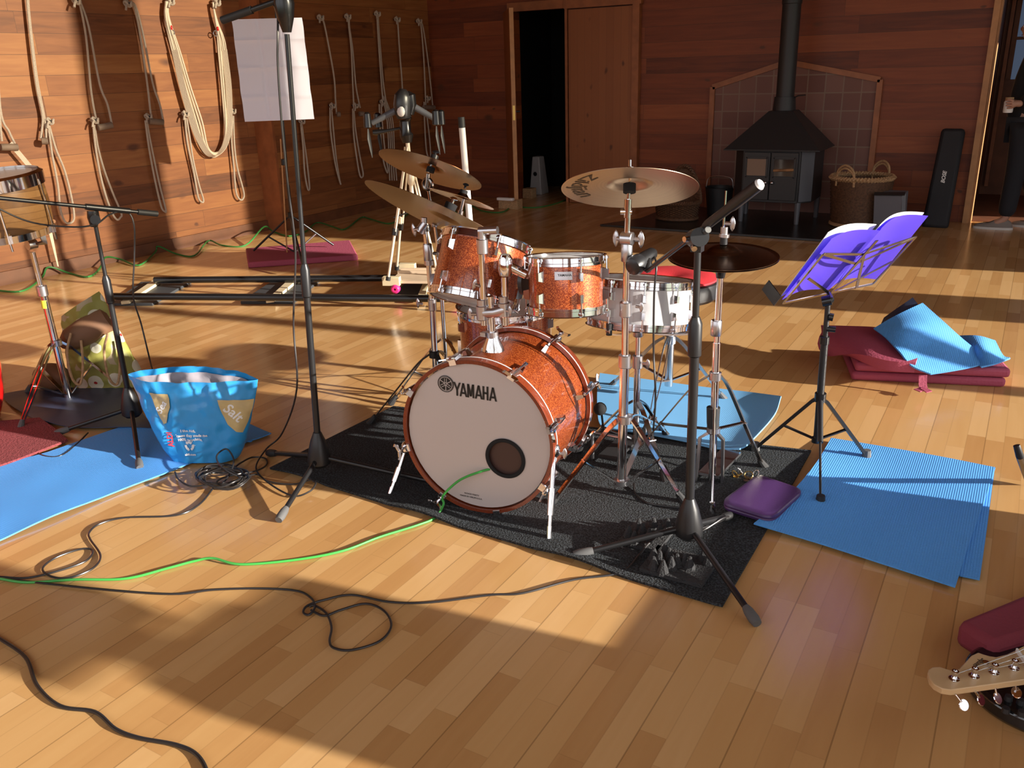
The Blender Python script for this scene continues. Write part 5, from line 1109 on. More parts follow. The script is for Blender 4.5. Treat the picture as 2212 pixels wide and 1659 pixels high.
for k, (px, py, tl_) in enumerate(((1600, 1017, .3), (1617, 1026, .8), (1633, 1024, 1.2), (1588, 1024, .5))): build('ring', MB().torus(frame(P(px, py, .022), (sin(tl_*4), cos(tl_*3), .9)), .015, .0018, 20, 6), M['brasskey'] if k % 2 else M['silver'], kt)
for k, (px, py) in enumerate(((1612, 1038), (1590, 1030), (1625, 1036), (1645, 1030))):
    q = P(px, py, .016); a = k*1.3; build('key', MB().strip([q, q+Vector((cos(a), sin(a), 0))*.045], .008, .002, (-sin(a), cos(a), 0)).lathe([(1e-5, 0), (.010, 0), (.010, .002), (1e-5, .002)], Matrix.Translation(q), 12), M['brasskey'] if k == 1 else M['steel'], kt)
# kick pedal and dark foam
kp = P(1305, 1005); ktp = T('kick_pedal', 'dark bass drum pedal behind the bass drum', 'pedal', kp)
build('footboard', MB().box((kp.x+.02, kp.y+.10, .04), (.08, .24, .01)), M['iron'], ktp); build('beater_frame', MB().tube([(kp.x-.05, kp.y, .02), (kp.x-.05, kp.y, .13), (kp.x+.07, kp.y, .13), (kp.x+.07, kp.y, .02)], .008, 8), M['steel'], ktp); build('beater', MB().cyl((kp.x, kp.y, .12), (kp.x, kp.y-.03, .24), .004).sphere((kp.x, kp.y-.04, .25), .025), M['felt'], ktp)
for lab, pts in (('ragged black foam pyramids on the carpet behind the short microphone stand', [(1358, 1165), (1370, 1178), (1388, 1160), (1402, 1172), (1412, 1148), (1425, 1162), (1380, 1150), (1442, 1150)]), ('ragged black foam strip in front of the short microphone stand boss', [(1412, 1235), (1425, 1222), (1432, 1242), (1445, 1215), (1450, 1235), (1462, 1228), (1478, 1225), (1490, 1235), (1520, 1215), (1412, 1215), (1436, 1205), (1530, 1225)])):
    g = MB(); c0_ = P(*pts[0], .012)
    xs_ = [P(*q, .012) for q in pts]; mn = Vector((min(q.x for q in xs_), min(q.y for q in xs_), 0)); mx_ = Vector((max(q.x for q in xs_), max(q.y for q in xs_), 0))
    g.box(((mn.x+mx_.x)/2, (mn.y+mx_.y)/2, .018), (mx_.x-mn.x+.04, mx_.y-mn.y+.03, .012))
    for q in xs_: g.tube([q+Z*.005, q+Z*.03, q+Z*.052], [.022, .012, .004], 7)
    solo('acoustic_foam', g, M['foam'], lab, 'foam', ang=20)
# ------------------------------------------------------------------ music stand
MC = Vector((-.55, 3.13, 0)); mt = T('music_stand', 'black folding music stand with its back to us holding a violet folder', 'music stand', MC); at = lambda px, py: V(px, py, MC)
build('lower_tube', MB().cyl(at(1764, 955), at(1781, 740), .0135), M['blackm'], mt)
build('upper_tube', MB().cyl(at(1781, 745), at(1789, 650), .0095), M['blackm'], mt)
g = MB(); clamp(g, at(1781, 735), Z, .017, .03); g.cyl(at(1785, 710), at(1805, 712), .011); build('clamp', g, M['plastic'], mt)
build('knob', MB().cyl(at(1790, 684), at(1800, 686), .014), M['plastic'], mt)
hub = at(1772, 858); g = MB(); clamp(g, hub, Z, .021, .035); clamp(g, at(1764, 950), Z, .019, .02); build('leg_collar', g, M['plastic'], mt)
for q, rod in (((1632, 968), 0), ((1872, 985), 0), ((1772, 1084), 1)):
    fo = P(*q, .02)
    if rod:
        lg = build('leg', MB().cyl(hub, hub.lerp(fo, .45), .010).cyl(hub.lerp(fo, .4), fo, .0045), M['blackm'], mt)
    else:
        k_ = hub.lerp(fo, .12)+Z*.012; sd = (fo-hub).cross(Z).normalized()
        lg = build('leg', MB().strip([hub, k_, k_.lerp(fo, .94), fo], .02, .012, sd), M['blackm'], mt)
        build('brace', MB().strip([at(1764, 950), k_.lerp(fo, .5)], .014, .005, sd), M['blackm'], lg)
    build('rubber_foot', MB().tube([Vector((fo.x, fo.y, .045)), Vector((fo.x, fo.y, 0))], [.014, .019], 10), M['rubber_g'] if not rod else M['rubber'], lg)
za = .625; A1, B1_ = P(1692, 655, za), P(1886, 613, za); ww = (B1_-A1).normalized()
def pick(px, py, base): d = ray(px, py); return CAM+d*((base-CAM).dot(ww)/d.dot(ww))
TLc = pick(1772, 530, A1.lerp(B1_, 0)); TRc = pick(1990, 524, B1_); hd = (TRc-B1_); hd = ((TLc-A1)+hd)/2; nrm_ = ww.cross(hd).normalized()
nv = nrm_ if nrm_.dot(CAM-A1) > 0 else -nrm_      # towards us = back of the desk
DKo = A1; 
def dk(u, v, o=0): return A1+(B1_-A1)*u+hd*v+nv*o
g = MB(); st = lambda a, b, o=.0, w_=.011: g.strip([dk(*a, o), dk(*b, o)], w_, .003, (B1_-A1) if abs(a[0]-b[0]) < .2 else hd)
st((0, 0), (1, 0)); st((0, 0), (0, .98)); st((1, 0), (1, .98)); st((.5, 0), (.5, 1.08), .004, .016); st((0, .98), (.5, .80)); st((1, .98), (.5, .80)); st((.5, .62), (0, .98), .002); st((.5, .62), (1, .98), .002); st((.5, 0), (.96, .5), .003); st((.5, 0), (.05, .5), .003); st((.5, .80), (.80, .0), .003, .012)
build('frame_struts', g, M['nickel'], mt)
build('desk_ledge', MB().box((0, 0, 0), (.46, .055, .004), Matrix((ww, nv, ww.cross(nv))).transposed().to_4x4()), M['blackm'], mt).location = dk(.5, 0, -.03)-MC
g = MB().strip([dk(-.05, .02, -.01), dk(-.05, .02, -.09)], .05, .004, hd); build('page_holder', g, M['blackm'], mt)
g = MB().cyl(at(1776, 652), at(1796, 648), .019).tube([at(1789, 655), at(1796, 648), dk(.45, .05, .012)], .010, 10); build('tilt_joint', g, M['plastic'], mt)
fo_ = T('folder', 'open violet plastic folder with white paper on the music stand', 'folder', dk(.5, .5, -.02))
def leafL(u, v): return dk(.0+.5*u, .02+1.18*v, -.012-.025*sin(pi*u)*.8)
def leafR(u, v): return dk(.5+.56*u, .02+1.22*v, -.012-.03*sin(pi*u)-.02*v*u)
build('cover', MB().sheet(leafL, 16, 8, .0015), M['folder'], fo_); build('cover', MB().sheet(leafR, 16, 8, .0015), M['folder'], fo_)
build('paper', MB().sheet(lambda u, v: leafL(u, v*1.02)-nv*(.012+.012*v), 12, 8, .002), M['paper'], fo_); build('paper', MB().sheet(lambda u, v: leafR(u*.96, v*1.01)-nv*(.006+.006*v), 12, 8, .002), M['paper'], fo_)
# ------------------------------------------------------------------ bags
def bag_surface(cb, w, base, rim, H, rimz, sag=.0, seed=0):
    """returns S(t, v): t round the bag (0..2pi, pi..2pi = front), v height"""
    w = Vector(w).normalized(); dpt_ = Vector((-w.y, w.x, 0))
    if dpt_.dot(Vector((cb.x, cb.y, 0))) < 0: dpt_ = -dpt_
    def Sf(t, v):
        e = v**.75; A = base[0]+(rim[0]-base[0])*e; B = base[1]+(rim[1]-base[1])*e; ct, st_ = cos(t), sin(t)
        q = .55+.45*v; x = A*(abs(ct)**q)*(1 if ct >= 0 else -1) if v < .5 else A*ct*(1)*(1-.0) if 0 else A*(abs(ct)**q)*(1 if ct >= 0 else -1)
        y = B*abs(st_)**(1.0+.7*v*v)*(1 if st_ >= 0 else -1)
        z = H*v*(1+rimz(t)*v*v)
        n_ = noise.noise(Vector((x*9+seed, z*9, y*4)))*.020*(.4+v)+noise.noise(Vector((x*26+seed, z*22+x*15, y*9)))*.009+abs(noise.noise(Vector((x*14-z*16, z*10+x*9, seed))))*.012
        return cb+w*x+dpt_*(y+n_)+Z*max(0, z)
    return Sf, w, dpt_
L0, R0 = P(355, 1004, .012), P(506, 1003, .012); cb = (L0+R0)/2; wv = (R0-L0).normalized(); dep = Vector((-wv.y, wv.x, 0)); cb = cb+dep*.07
rimf = lambda t: .02*sin(t)-.03*cos(t)+.05*max(0, sin(t))*cos(t-1.9)
Sb, bw, bdp = bag_surface(cb, wv, (.135, .060), (.262, .055), .345, rimf, seed=3)
bb = T('shopping_bag', 'bright blue recyclable shopping bag standing open on the left blue mat', 'shopping bag', (cb.x, cb.y, .014))
build('bag_body', MB().sheet(lambda u, v: Sb(2*pi*u, v), 120, 40), M['bluebag'], bb, ang=60)
build('bag_bottom', MB().add([Sb(2*pi*k/40, 0) for k in range(40)], [tuple(range(40))]), M['bluebag'], bb)
def inner(u, v):
    q = Sb(2*pi*u, .45+.50*v); c_ = Vector((cb.x, cb.y, q.z)); q = c_+(q-c_)*.985; dy_0 = (q-c_).dot(bdp); return q-bdp*(max(-.014, min(.014, dy_0*.8)))
build('bag_lining', MB().sheet(inner, 100, 16), M['aquasil'], bb, ang=60)
def frontS(x, z, off=.0015):          # x along the bag, z height -> point on the front
    v = max(.0, min(1, z/.345)); A = .135+(.262-.135)*v**.75; q = .55+.45*v; r_ = max(-1, min(1, x/A)); ct = abs(r_)**(1/q)*(1 if r_ >= 0 else -1); t = -acos(ct)
    p_ = Sb(t, v); return p_-bdp*off
def onbag(px, py):                    # local (x, z) of a picture point on the front
    q = V(px, py, cb-bdp*.08); return (q-cb).dot(bw), q.z
def btxt(txt, px, py, size, m, bold=.0, rot=0., parent=bb, off=.006):
    x0_, z0_ = onbag(px, py); ca, sa = cos(rot), sin(rot)
    o_ = build('lettering', text_mb(txt, size, None, bold=bold, surf=lambda x, y, z: frontS(x0_+x*ca-y*sa, z0_+x*sa+y*ca, off+z)), m, parent); return o_
wp = mat('white_print', (.8, .8, .8), .5)
for tx_, px, py, s_ in (('I like Aldi,', 399, 945, .0150), ("'cause they made me", 408, 954, .0150), ('100% recyclable.', 405, 963, .0150), ('aldi.com', 406, 995, .013)): btxt(tx_, px, py, s_, wp, .0004)
rp = mat('red_print', (.5, .04, .06), .5); btxt('ALDI', 352, 972, .03, rp, .001, pi/2)
x0_, z0_ = onbag(403, 977); g = MB()
for k in range(3):
    a0_ = 2*pi*k/3+pi/2
    pts = [(cos(a0_+da)*.016*(1.0 if abs(da) > .3 else .9), sin(a0_+da)*.016) for da in (-.75, -.3, .3, .55)]
    for i in range(3): g.strip([frontS(x0_+pts[i][0], z0_+pts[i][1], .003), frontS(x0_+pts[i+1][0], z0_+pts[i+1][1], .003)], .009, .001, bdp.cross(frontS(x0_+pts[i+1][0], z0_+pts[i+1][1])-frontS(x0_+pts[i][0], z0_+pts[i][1])))
    q0, q1 = (cos(a0_+.55)*.016, sin(a0_+.55)*.016), (cos(a0_+1.0)*.017, sin(a0_+1.0)*.017); nx_, ny_ = -(q1[1]-q0[1]), q1[0]-q0[0]; l_ = hypot(nx_, ny_); nx_, ny_ = nx_/l_*.009, ny_/l_*.009
    g.add([frontS(x0_+q0[0]+nx_, z0_+q0[1]+ny_, .0035), frontS(x0_+q0[0]-nx_, z0_+q0[1]-ny_, .0035), frontS(x0_+q1[0], z0_+q1[1], .0035)], [(0, 1, 2)])
build('logo', g, wp, bb)
def bpatch(pts, m, name='printed_patch', off=.0045):
    # filled shape on the bag front given by picture points: ray-casting fan grid
    q = [onbag(*p_) for p_ in pts]; cx0, cz0 = sum(a for a, b in q)/len(q), sum(b for a, b in q)/len(q); g = MB(); n = len(q); vs = []; fs = []; K = 6
    dq = []
    for i in range(n):
        for k in range(3): t_ = k/3; dq.append((q[i][0]*(1-t_)+q[(i+1) % n][0]*t_, q[i][1]*(1-t_)+q[(i+1) % n][1]*t_))
    n = len(dq)
    for a, b in dq:
        for k in range(K+1): t_ = k/K; vs.append(frontS(cx0+(a-cx0)*t_, cz0+(b-cz0)*t_, off))
    for i in range(n):
        j = (i+1) % n
        for k in range(K): fs.append((i*(K+1)+k, j*(K+1)+k, j*(K+1)+k+1, i*(K+1)+k+1))
    g.add(vs, fs); return build(name, g, m, bb, ang=80)
bpatch([(476, 862), (500, 862), (535, 861), (556, 858), (552, 880), (542, 910), (532, 932), (518, 930), (500, 915), (487, 892)], M['crisps'])
bpatch([(292, 880), (318, 876), (345, 872), (350, 880), (352, 900), (346, 920), (341, 938), (332, 943), (318, 925), (303, 903)], M['crisps'])
btxt('Salt', 512, 890, .055, wp, .001, -.9); btxt('Sea', 327, 905, .04, wp, .001, 1.0)
# floral tote with rolled leather inside
L1, R1 = P(150, 842, .01), P(292, 838, .01); cb2 = (L1+R1)/2; w2 = (R1-L1).normalized(); d2v = Vector((-w2.y, w2.x, 0)); cb2 = cb2+d2v*.08
Sf2, tw, td = bag_surface(cb2, w2, (.20, .09), (.12, .07), .42, lambda t: .15*cos(t), seed=9)
fb = T('tote_bag', 'floral oilcloth tote bag behind the far left microphone stand', 'tote bag', (cb2.x, cb2.y, .012))
sh = lambda q: q+tw*(-.06)*(q.z/.4)
build('bag_body', MB().sheet(lambda u, v: sh(Sf2(2*pi*u, v)), 80, 30), M['floral'], fb, ang=60)
build('bag_bottom', MB().add([sh(Sf2(2*pi*k/40, 0)) for k in range(40)], [tuple(range(40))]), M['floral'], fb)
q1, q2 = V(150, 735, cb2-td*.05), V(232, 690, cb2-td*.03); build('rolled_top', MB().tube([q1-tw*.04-Z*.02, q1, q1.lerp(q2, .5), q2, q2+tw*.02+Z*.01], [.025, .055, .07, .065, .03], 20), M['tanbag'], fb)
g = MB()
for px in (165, 245): g.tube(smooth([V(px-12, 720, cb2-td*.12), V(px-20, 760, cb2-td*.16), V(px-10, 815, cb2-td*.17), V(px+8, 830, cb2-td*.17), V(px+14, 790, cb2-td*.15), V(px+10, 735, cb2-td*.12)], 6), .006, 8)
build('strap', g, M['wick_l'], fb)
solo('leather_bag', MB().sphere(P(118, 842, .0)+Z*.07, .11, 24, (1., .7, .62)), M['tanbag'], 'small tan leather bag on the floor left of the floral tote', 'bag')
# ------------------------------------------------------------------ left percussion
pb_ = Vector((-3.86, 2.32, 0)); at = lambda px, py: V(px, py, pb_)
ps = T('drum_stand', 'chrome tripod stand at the left edge carrying the wooden drum', 'drum stand', pb_)
build('lower_tube', MB().cyl(at(150, 865), at(92, 628), .0165, n=20), M['chrome'], ps)
build('upper_tube', MB().cyl(at(93, 635), at(70, 545), .012, n=20), M['chrome'], ps)
build('sticker', MB().cyl(at(99, 665), at(96, 648), .0172, n=20), mat('yellow_sticker', (.7, .6, .05), .4), ps)
g = MB(); clamp(g, at(91, 628), Z, .024, .05); build('clamp', g, M['steel'], ps)
g = MB().cyl(at(68, 528)-Vector((0, .02, 0)), at(68, 528)+Vector((0, .02, 0)), .022).strip([at(70, 528), at(96, 524), at(88, 500), at(76, 478)], .03, .012, (0, 1, 0)); build('tilter', g, M['steel'], ps)
hub = at(122, 740); g = MB(); clamp(g, hub, Z, .025, .03); build('leg_collar', g, M['steel'], ps)
for q in ((44, 932), (262, 838), (60, 850)): fleg(ps, hub, P(*q), at(146, 850), .026, 'chrome', double=True, mf='rubber_g', hr=.02)
wc = RD(2, 447, hypot(pb_.x, pb_.y)-.02); wax = (V(-12, 400, wc)-V(6, 480, wc)).normalized()+Vector((.0, -.10, 0)); WM = frame(wc, wax)
wd = T('wooden_drum', 'stave-built wooden hand drum with chrome hoops at the left edge', 'drum', wc)
build('shell', MB().lathe([(.175, -.13), (.19, -.08), (.197, 0), (.195, .08), (.19, .13)], WM, 48), M['conga'], wd)
build('drum_head', MB().lathe([(1e-5, .135), (.185, .135), (.192, .125)], WM, 48), M['head'], wd)
build('top_rim', MB().lathe([(.190, .085), (.205, .085), (.207, .135), (.192, .145)], WM, 48, closed=True), M['chrome'], wd)
build('bottom_ring', MB().lathe([(.176, -.135), (.192, -.13), (.196, -.10), (.186, -.10)], WM, 48, closed=True), M['chrome'], wd)
for k in range(6):
    a = 2*pi*k/6+.5; rd_ = Vector((cos(a), sin(a), 0)); build('tension_rod', MB().cyl(WM @ (rd_*.208+Z*.11), WM @ (rd_*.206-Z*.16), .005, n=8).box(WM @ (rd_*.2-Z*.11), (.02, .02, .035)), M['chrome'], wd)
rc_ = P(-66, 915); rc_.z = 0.; RM_ = Matrix.Translation(rc_)
rdm = T('conga', 'glossy red conga just entering the left picture edge', 'drum', rc_)
build('shell', MB().lathe([(.13, .014), (.165, .12), (.18, .25), (.175, .38), (.15, .52)], RM_, 48), M['redl'], rdm)
build('drum_head', MB().lathe([(1e-5, .525), (.14, .525), (.152, .515)], RM_, 48), M['head'], rdm)
# ------------------------------------------------------------------ stove and things at the hearth
SX = -2.10; YF = 8.22; HZ = .022; fxl, fxr = ON(1600, 430, 1, YF).x, ON(1722, 430, 1, YF).x; sxl, sxr = fxl-.10, fxr+.10; SX = (fxl+fxr)/2
sv = T('wood_stove', 'black cast iron wood stove with hood and flue on the slate hearth', 'stove', (SX, 8.45, HZ))
pl = [(fxl, YF), (fxr, YF), (sxr, YF+.12), (sxr, 8.75), (sxl, 8.75), (sxl, YF+.12)]
build('body', MB().prism(pl, .215, .70), M['iron'], sv, bevel=.004)
g = MB().hull([Vector((x, y, .695)) for x, y in ((sxl-.07, YF-.05), (sxr+.07, YF-.05), (sxr+.07, 8.8), (sxl-.07, 8.8))], [Vector((x, y, 1.02)) for x, y in ((SX-.11, 8.44), (SX+.11, 8.44), (SX+.11, 8.68), (SX-.11, 8.68))])
g.box((SX, (YF-.05+8.8)/2, .69), (sxr-sxl+.15, 8.8-YF+.06, .012)); build('hood', g, M['iron'], sv, bevel=.003)
build('side_panel', MB().hull([Vector((fxr+.006, YF+.002, .23)), Vector((sxr-.004, YF+.114, .23)), Vector((sxr+.002, YF+.108, .23)), Vector((fxr+.012, YF-.004, .23))], [Vector((fxr+.006, YF+.002, .68)), Vector((sxr-.004, YF+.114, .68)), Vector((sxr+.002, YF+.108, .68)), Vector((fxr+.012, YF-.004, .68))]), M['iron_g'], sv)
build('flue_collar', MB().cyl((SX, 8.56, 1.01), (SX, 8.56, 1.14), .105, .095, 28), M['iron'], sv)
build('flue_pipe', MB().cyl((SX, 8.56, 1.12), (SX, 8.56, ZC), .082, n=32).lathe([(.083, 1.93), (.088, 1.935), (.088, 1.965), (.083, 1.97)], Matrix.Translation((SX, 8.56, 0)), 32), M['iron'], sv)
build('damper_handle', MB().tube([(SX+.09, 8.54, 1.13), (SX+.13, 8.5, 1.15), (SX+.20, 8.48, 1.155)], .006, 8), M['iron'], sv)
mx0 = (fxl+fxr)/2
for s_, (a, b) in enumerate(((fxl+.015, mx0-.004), (mx0+.004, fxr-.015))):
    do = build('door', MB().box(((a+b)/2, YF-.012, .455), (b-a, .024, .43)), M['iron'], sv, bevel=.004)
    build('glass_pane', MB().box(((a+b)/2, YF-.026, .535), ((b-a)*.72, .004, .15)), M['glassd'] if s_ else M['glassw'], do)
    fr_ = MB(); cx0, cz0, hw, hh2 = (a+b)/2, .535, (b-a)*.40, .09
    for p0, p1 in (((-1, -1), (1, -1)), ((1, -1), (1, 1)), ((1, 1), (-1, 1)), ((-1, 1), (-1, -1))): fr_.strip([(cx0+p0[0]*hw, YF-.028, cz0+p0[1]*hh2), (cx0+p1[0]*hw, YF-.028, cz0+p1[1]*hh2)], .018, .008, (1, 0, 0) if p0[0] == p1[0] else (0, 0, 1))
    build('door_moulding', fr_, M['iron'], do)
    build('fire_logs', MB().cyl((a+.03, YF-.029, .51), (b-.03, YF-.029, .52), .012), M['fire'], do) if s_ else None
    build('door_knob', MB().sphere((mx0+(.03 if s_ else -.03), YF-.045, .40), .016), M['steel'], do)
for x, y in ((fxl+.0, YF+.03), (fxr, YF+.03), (sxl+.02, 8.70), (sxr-.02, 8.70)): build('leg', MB().tube([(x, y, .22), (x, y, HZ)], [.028, .020], 8), M['iron_g'], sv)
def basket(name, label, c, rx, ry, H, flare, m1, m2, n=96, cat='basket', back=0.):
    t = T(name, label, cat, c)
    def s1(u, v):
        a = 2*pi*u; k = 1+flare*v; wob = .012*cos(a*24)*(1 if int(v*16) % 2 else -1); hb__ = H+back*max(0, sin(a))**2
        return c+Vector(((rx+wob)*k*cos(a), (ry+wob)*k*sin(a), hb__*v))
    build('weave', MB().sheet(s1, n, 16), m1, t, ang=80)
    build('basket_bottom', MB().add([s1(k/40, 0)+Z*.004 for k in range(40)], [tuple(range(40))]), m1, t)
    def rimp(a, o=0): return c+Vector((rx*(1+flare)*cos(a), ry*(1+flare)*sin(a), H+back*max(0, sin(a))**2+o))
    for ph in (0, 1): build('braided_rim', MB().tube([rimp(2*pi*i/120, .012*sin(2*pi*i/120*30+ph*pi))+Vector((cos(2*pi*i/120), sin(2*pi*i/120), 0))*.012*cos(2*pi*i/120*30+ph*pi) for i in range(120)], .014, 6, closed=True), m2, t)
    build('base_band', MB().tube([c+Vector(((rx+.01)*cos(2*pi*i/60), (ry+.01)*sin(2*pi*i/60), .02)) for i in range(60)], .016, 6, closed=True), m2, t)
    return t, rimp
bc_ = ON(1852, 482, 1, 8.40); bc_.z = HZ; bt, rp_ = basket('wicker_basket', 'tall round wicker basket with pale braided rim right of the stove', bc_, .225, .225, .43, .16, M['wick_d'], M['wick_l'])
for a0_ in (radians(60), radians(-115)):
    g = MB(); 
    for o in (-.012, .012): g.tube(smooth([rp_(a0_-.35, -.06), rp_(a0_-.3, .06+o), rp_(a0_, .11+o), rp_(a0_+.3, .06+o), rp_(a0_+.35, -.06)], 6), .010, 8)
    build('handle', g, M['wick_l'], bt)
bc2 = ON(1462, 474, 1, 8.15); bc2.z = HZ; basket('log_basket', 'low dark wicker log basket left of the stove', bc2, .19, .15, .17, .15, M['wick_d'], M['wick_d'], back=.32)
bk = ON(1552, 450, 1, 8.6); bk.z = HZ; tb3 = T('coal_bucket', 'black metal bucket with wire handle between log basket and stove', 'bucket', bk)
build('bucket_body', MB().lathe([(1e-5, .0), (.11, 0), (.14, .27), (.145, .27), (.135, .26), (.105, .01), (1e-5, .01)], Matrix.Translation(bk), 32), M['iron'], tb3); build('wire_handle', MB().tube(smooth([bk+Vector((-.14, 0, .26)), bk+Vector((-.1, 0, .36)), bk+Vector((.1, 0, .36)), bk+Vector((.14, 0, .26))], 6), .005, 8), M['steel'], tb3)
# coal scuttle
yS = 8.16; s0, s1_, s2, s3 = [ON(*q, 1, yS) for q in ((1890, 415), (1957, 413), (1950, 495), (1886, 492))]
sc_ = T('coal_scuttle', 'grey metal box with sloping lip in front of the tall wicker basket', 'coal scuttle', ((s3.x+s2.x)/2, yS, HZ))
zb, ztp = HZ, s0.z
build('box_body', MB().hull([Vector((s3.x, yS, zb)), Vector((s2.x, yS, zb)), Vector((s2.x, yS+.16, zb)), Vector((s3.x, yS+.16, zb))], [Vector((s0.x, yS-.03, ztp-.02)), Vector((s1_.x-.02, yS-.03, ztp-.02)), Vector((s1_.x+.0, yS+.18, ztp)), Vector((s0.x, yS+.18, ztp))]), M['scuttle'], sc_, bevel=.004)
build('side_flange', MB().strip([(s1_.x-.01, yS-.02, ztp), (s2.x+.0, yS-.01, zb+.005)], .03, .006, (1, .4, 0)), M['iron_g'], sc_)
build('lip', MB().strip([(s0.x, yS-.035, ztp-.01), (s1_.x, yS-.035, ztp+.0)], .05, .006, (0, 1, .4)), M['iron'], sc_)
# soft case leaning on the wall
c4_ = [ON(2034, 276, 1, 8.80), ON(2086, 277, 1, 8.80), ON(2048, 488, 1, 8.60), ON(1990, 486, 1, 8.60)]; c4_[2].z = c4_[3].z = .0
n4 = (c4_[1]-c4_[0]).cross(c4_[3]-c4_[0]).normalized(); n4 = n4 if n4.y > 0 else -n4
sb_ = T('speaker_case', 'long black soft case leaning against the back wall beside the right doorway', 'case', (c4_[2]+c4_[3])/2)
build('case_body', MB().hull([q+Z*0 for q in c4_], [q+n4*.10 for q in c4_]), M['nylon'], sb_, bevel=.03)
lx = (c4_[0]-c4_[3]).normalized(); lyv = n4.cross(lx)*-1; lm = Matrix((lx, lyv, -n4)).transposed().to_4x4(); lm.translation = V(2039, 383, (c4_[0]+c4_[3])/2); lm.translation = CAM+ray(2039, 383)*((c4_[0]-CAM).dot(n4)/ray(2039, 383).dot(n4))-n4*.004
if lm.to_3x3().determinant() < 0: lm = Matrix((lx, -lyv, -n4)).transposed().to_4x4(); lm.translation = CAM+ray(2039, 383)*((c4_[0]-CAM).dot(n4)/ray(2039, 383).dot(n4))-n4*.004
build('lettering', text_mb('BOSE', .044, lm, bold=.0014, shear=.25), M['white_pl'], sb_)
# bits near the dark doorway
def bx(name, px0, py0, px1, py1, Y, dpt, m, lab, cat):
    a = P(px0, py1); sc2 = Y if Y else a.y; a = ON(px0, py1, 1, sc2); b = ON(px1, py0, 1, sc2); return solo(name, MB().box(((a.x+b.x)/2, sc2+dpt/2, max(0, b.z)/2), (abs(b.x-a.x), dpt, b.z)), m, lab, cat, bevel=.004)
bx('cardboard_box', 1077, 432, 1117, 452, P(1097, 452).y, .12, M['wick_l'], 'small brown carton at the foot of the open door leaf', 'box')
ca_ = P(1092, 424, .13); solo('power_strip', MB().box(P(1092, 430, .135), (.20, .05, .03)), M['white_pl'], 'white power strip lying on the small carton by the open door', 'power strip', bevel=.006)
bx('wooden_block', 1129, 408, 1148, 434, 9.08, .12, M['wick_l'], 'upright wooden block just inside the dark doorway', 'block')
bx('plug_adapter', 1130, 402, 1150, 434, 9.06, .02, M['magpipe'], 'pale plug adapter on the block inside the dark doorway', 'adapter') if 0 else None
q_ = ON(1160, 388, 1, 9.45); t_s = T('speaker', 'grey wedge-shaped speaker standing in the dark storeroom', 'speaker', (q_.x, 9.45, 0)); zz0, zz1 = 0, ON(1160, 338, 1, 9.45).z
build('cabinet', MB().hull([Vector((q_.x-.085, 9.4, 0)), Vector((q_.x+.085, 9.4, 0)), Vector((q_.x+.085, 9.6, 0)), Vector((q_.x-.085, 9.6, 0))], [Vector((q_.x-.045, 9.42, zz1)), Vector((q_.x+.05, 9.42, zz1)), Vector((q_.x+.05, 9.55, zz1)), Vector((q_.x-.045, 9.55, zz1))]), M['magpipe'], t_s, bevel=.01)
build('cone', MB().lathe([(1e-5, 0), (.022, .004), (.026, .0)], frame((q_.x, 9.405, zz1*.55), (0, -1, 0)), 20), M['felt'], t_s)
# ------------------------------------------------------------------ bass headstock and dark instrument body
zh = .15; HN = Vector((0, 0, 1)); hp_ = lambda px, py, z=zh: P(px, py, z)
bs = T('bass_guitar', 'bass guitar with maple headstock poking in from the lower right edge', 'bass guitar', hp_(2150, 1460))
out = [(2004, 1452), (2006, 1446), (2014, 1441), (2030, 1440), (2045, 1445), (2058, 1449), (2072, 1444), (2085, 1430), (2098, 1416), (2113, 1409), (2124, 1413), (2138, 1417), (2152, 1419), (2175, 1413), (2225, 1390), (2420, 1290), (2440, 1330), (2250, 1452), (2225, 1466), (2150, 1477), (2055, 1490), (2035, 1487), (2018, 1478), (2008, 1466)]
top_ = [hp_(*q) for q in out]; build('headstock', MB().hull([q-Z*.016 for q in top_], top_), M['maplen'], bs, bevel=.002)
build('fretboard', MB().hull([hp_(*q, zh+.001) for q in ((2200, 1402), (2420, 1292), (2438, 1328), (2232, 1448))], [hp_(*q, zh+.006) for q in ((2200, 1402), (2420, 1292), (2438, 1328), (2232, 1448))]), M['rosew'], bs)
build('nut', MB().strip([hp_(2196, 1404, zh+.006), hp_(2228, 1448, zh+.006)], .004, .010, (1, 0, 0)), M['white_pl'], bs)
posts = [(2061, 1467), (2104, 1461), (2147, 1453), (2190, 1444)]; nuts = [(2200, 1408), (2208, 1418), (2216, 1430), (2224, 1442)]
for k, (px, py) in enumerate(posts):
    q = hp_(px, py); pg = build('tuning_post', MB().lathe([(.0115, 0), (.0115, .002), (.006, .003), (.0055, .010), (.0075, .014), (.0075, .022), (.004, .0225), (.004, .018)], Matrix.Translation(q), 20), M['chrome'], bs)
    st0 = q+Z*.012; n0 = hp_(*nuts[k], zh+.012); end = hp_(2420, 1296+k*9, zh+.014)
    build('string', MB().cyl(st0, n0, .0007, n=6).cyl(n0, end, .0007, n=6), M['silver'], bs)
tunk = [(2082, 1523), (2119, 1512), (2155, 1508), (2196, 1496)]
for k, (px, py) in enumerate(tunk):
    a = hp_(posts[k][0]+3, posts[k][1]+33, zh-.012); q = P(px, py, zh-.035); d = (q-a); g = MB().cyl(a, q.lerp(a, .3), .0025, n=8)
    m_ = frame(q, (sin(.9*k+.3), -.6, .5+.2*k)); g.lathe([(1e-5, -.0015), (.012, -.0015), (.0135, 0), (.012, .0015), (1e-5, .0015)], m_ @ Matrix.Diagonal((1, .8, 1, 1)), 20); build('tuning_key', g, M['chrome'], bs)
build('string_tree', MB().lathe([(.007, 0), (.007, .008), (1e-5, .009)], Matrix.Translation(hp_(2129, 1436)), 16), M['chrome'], bs)
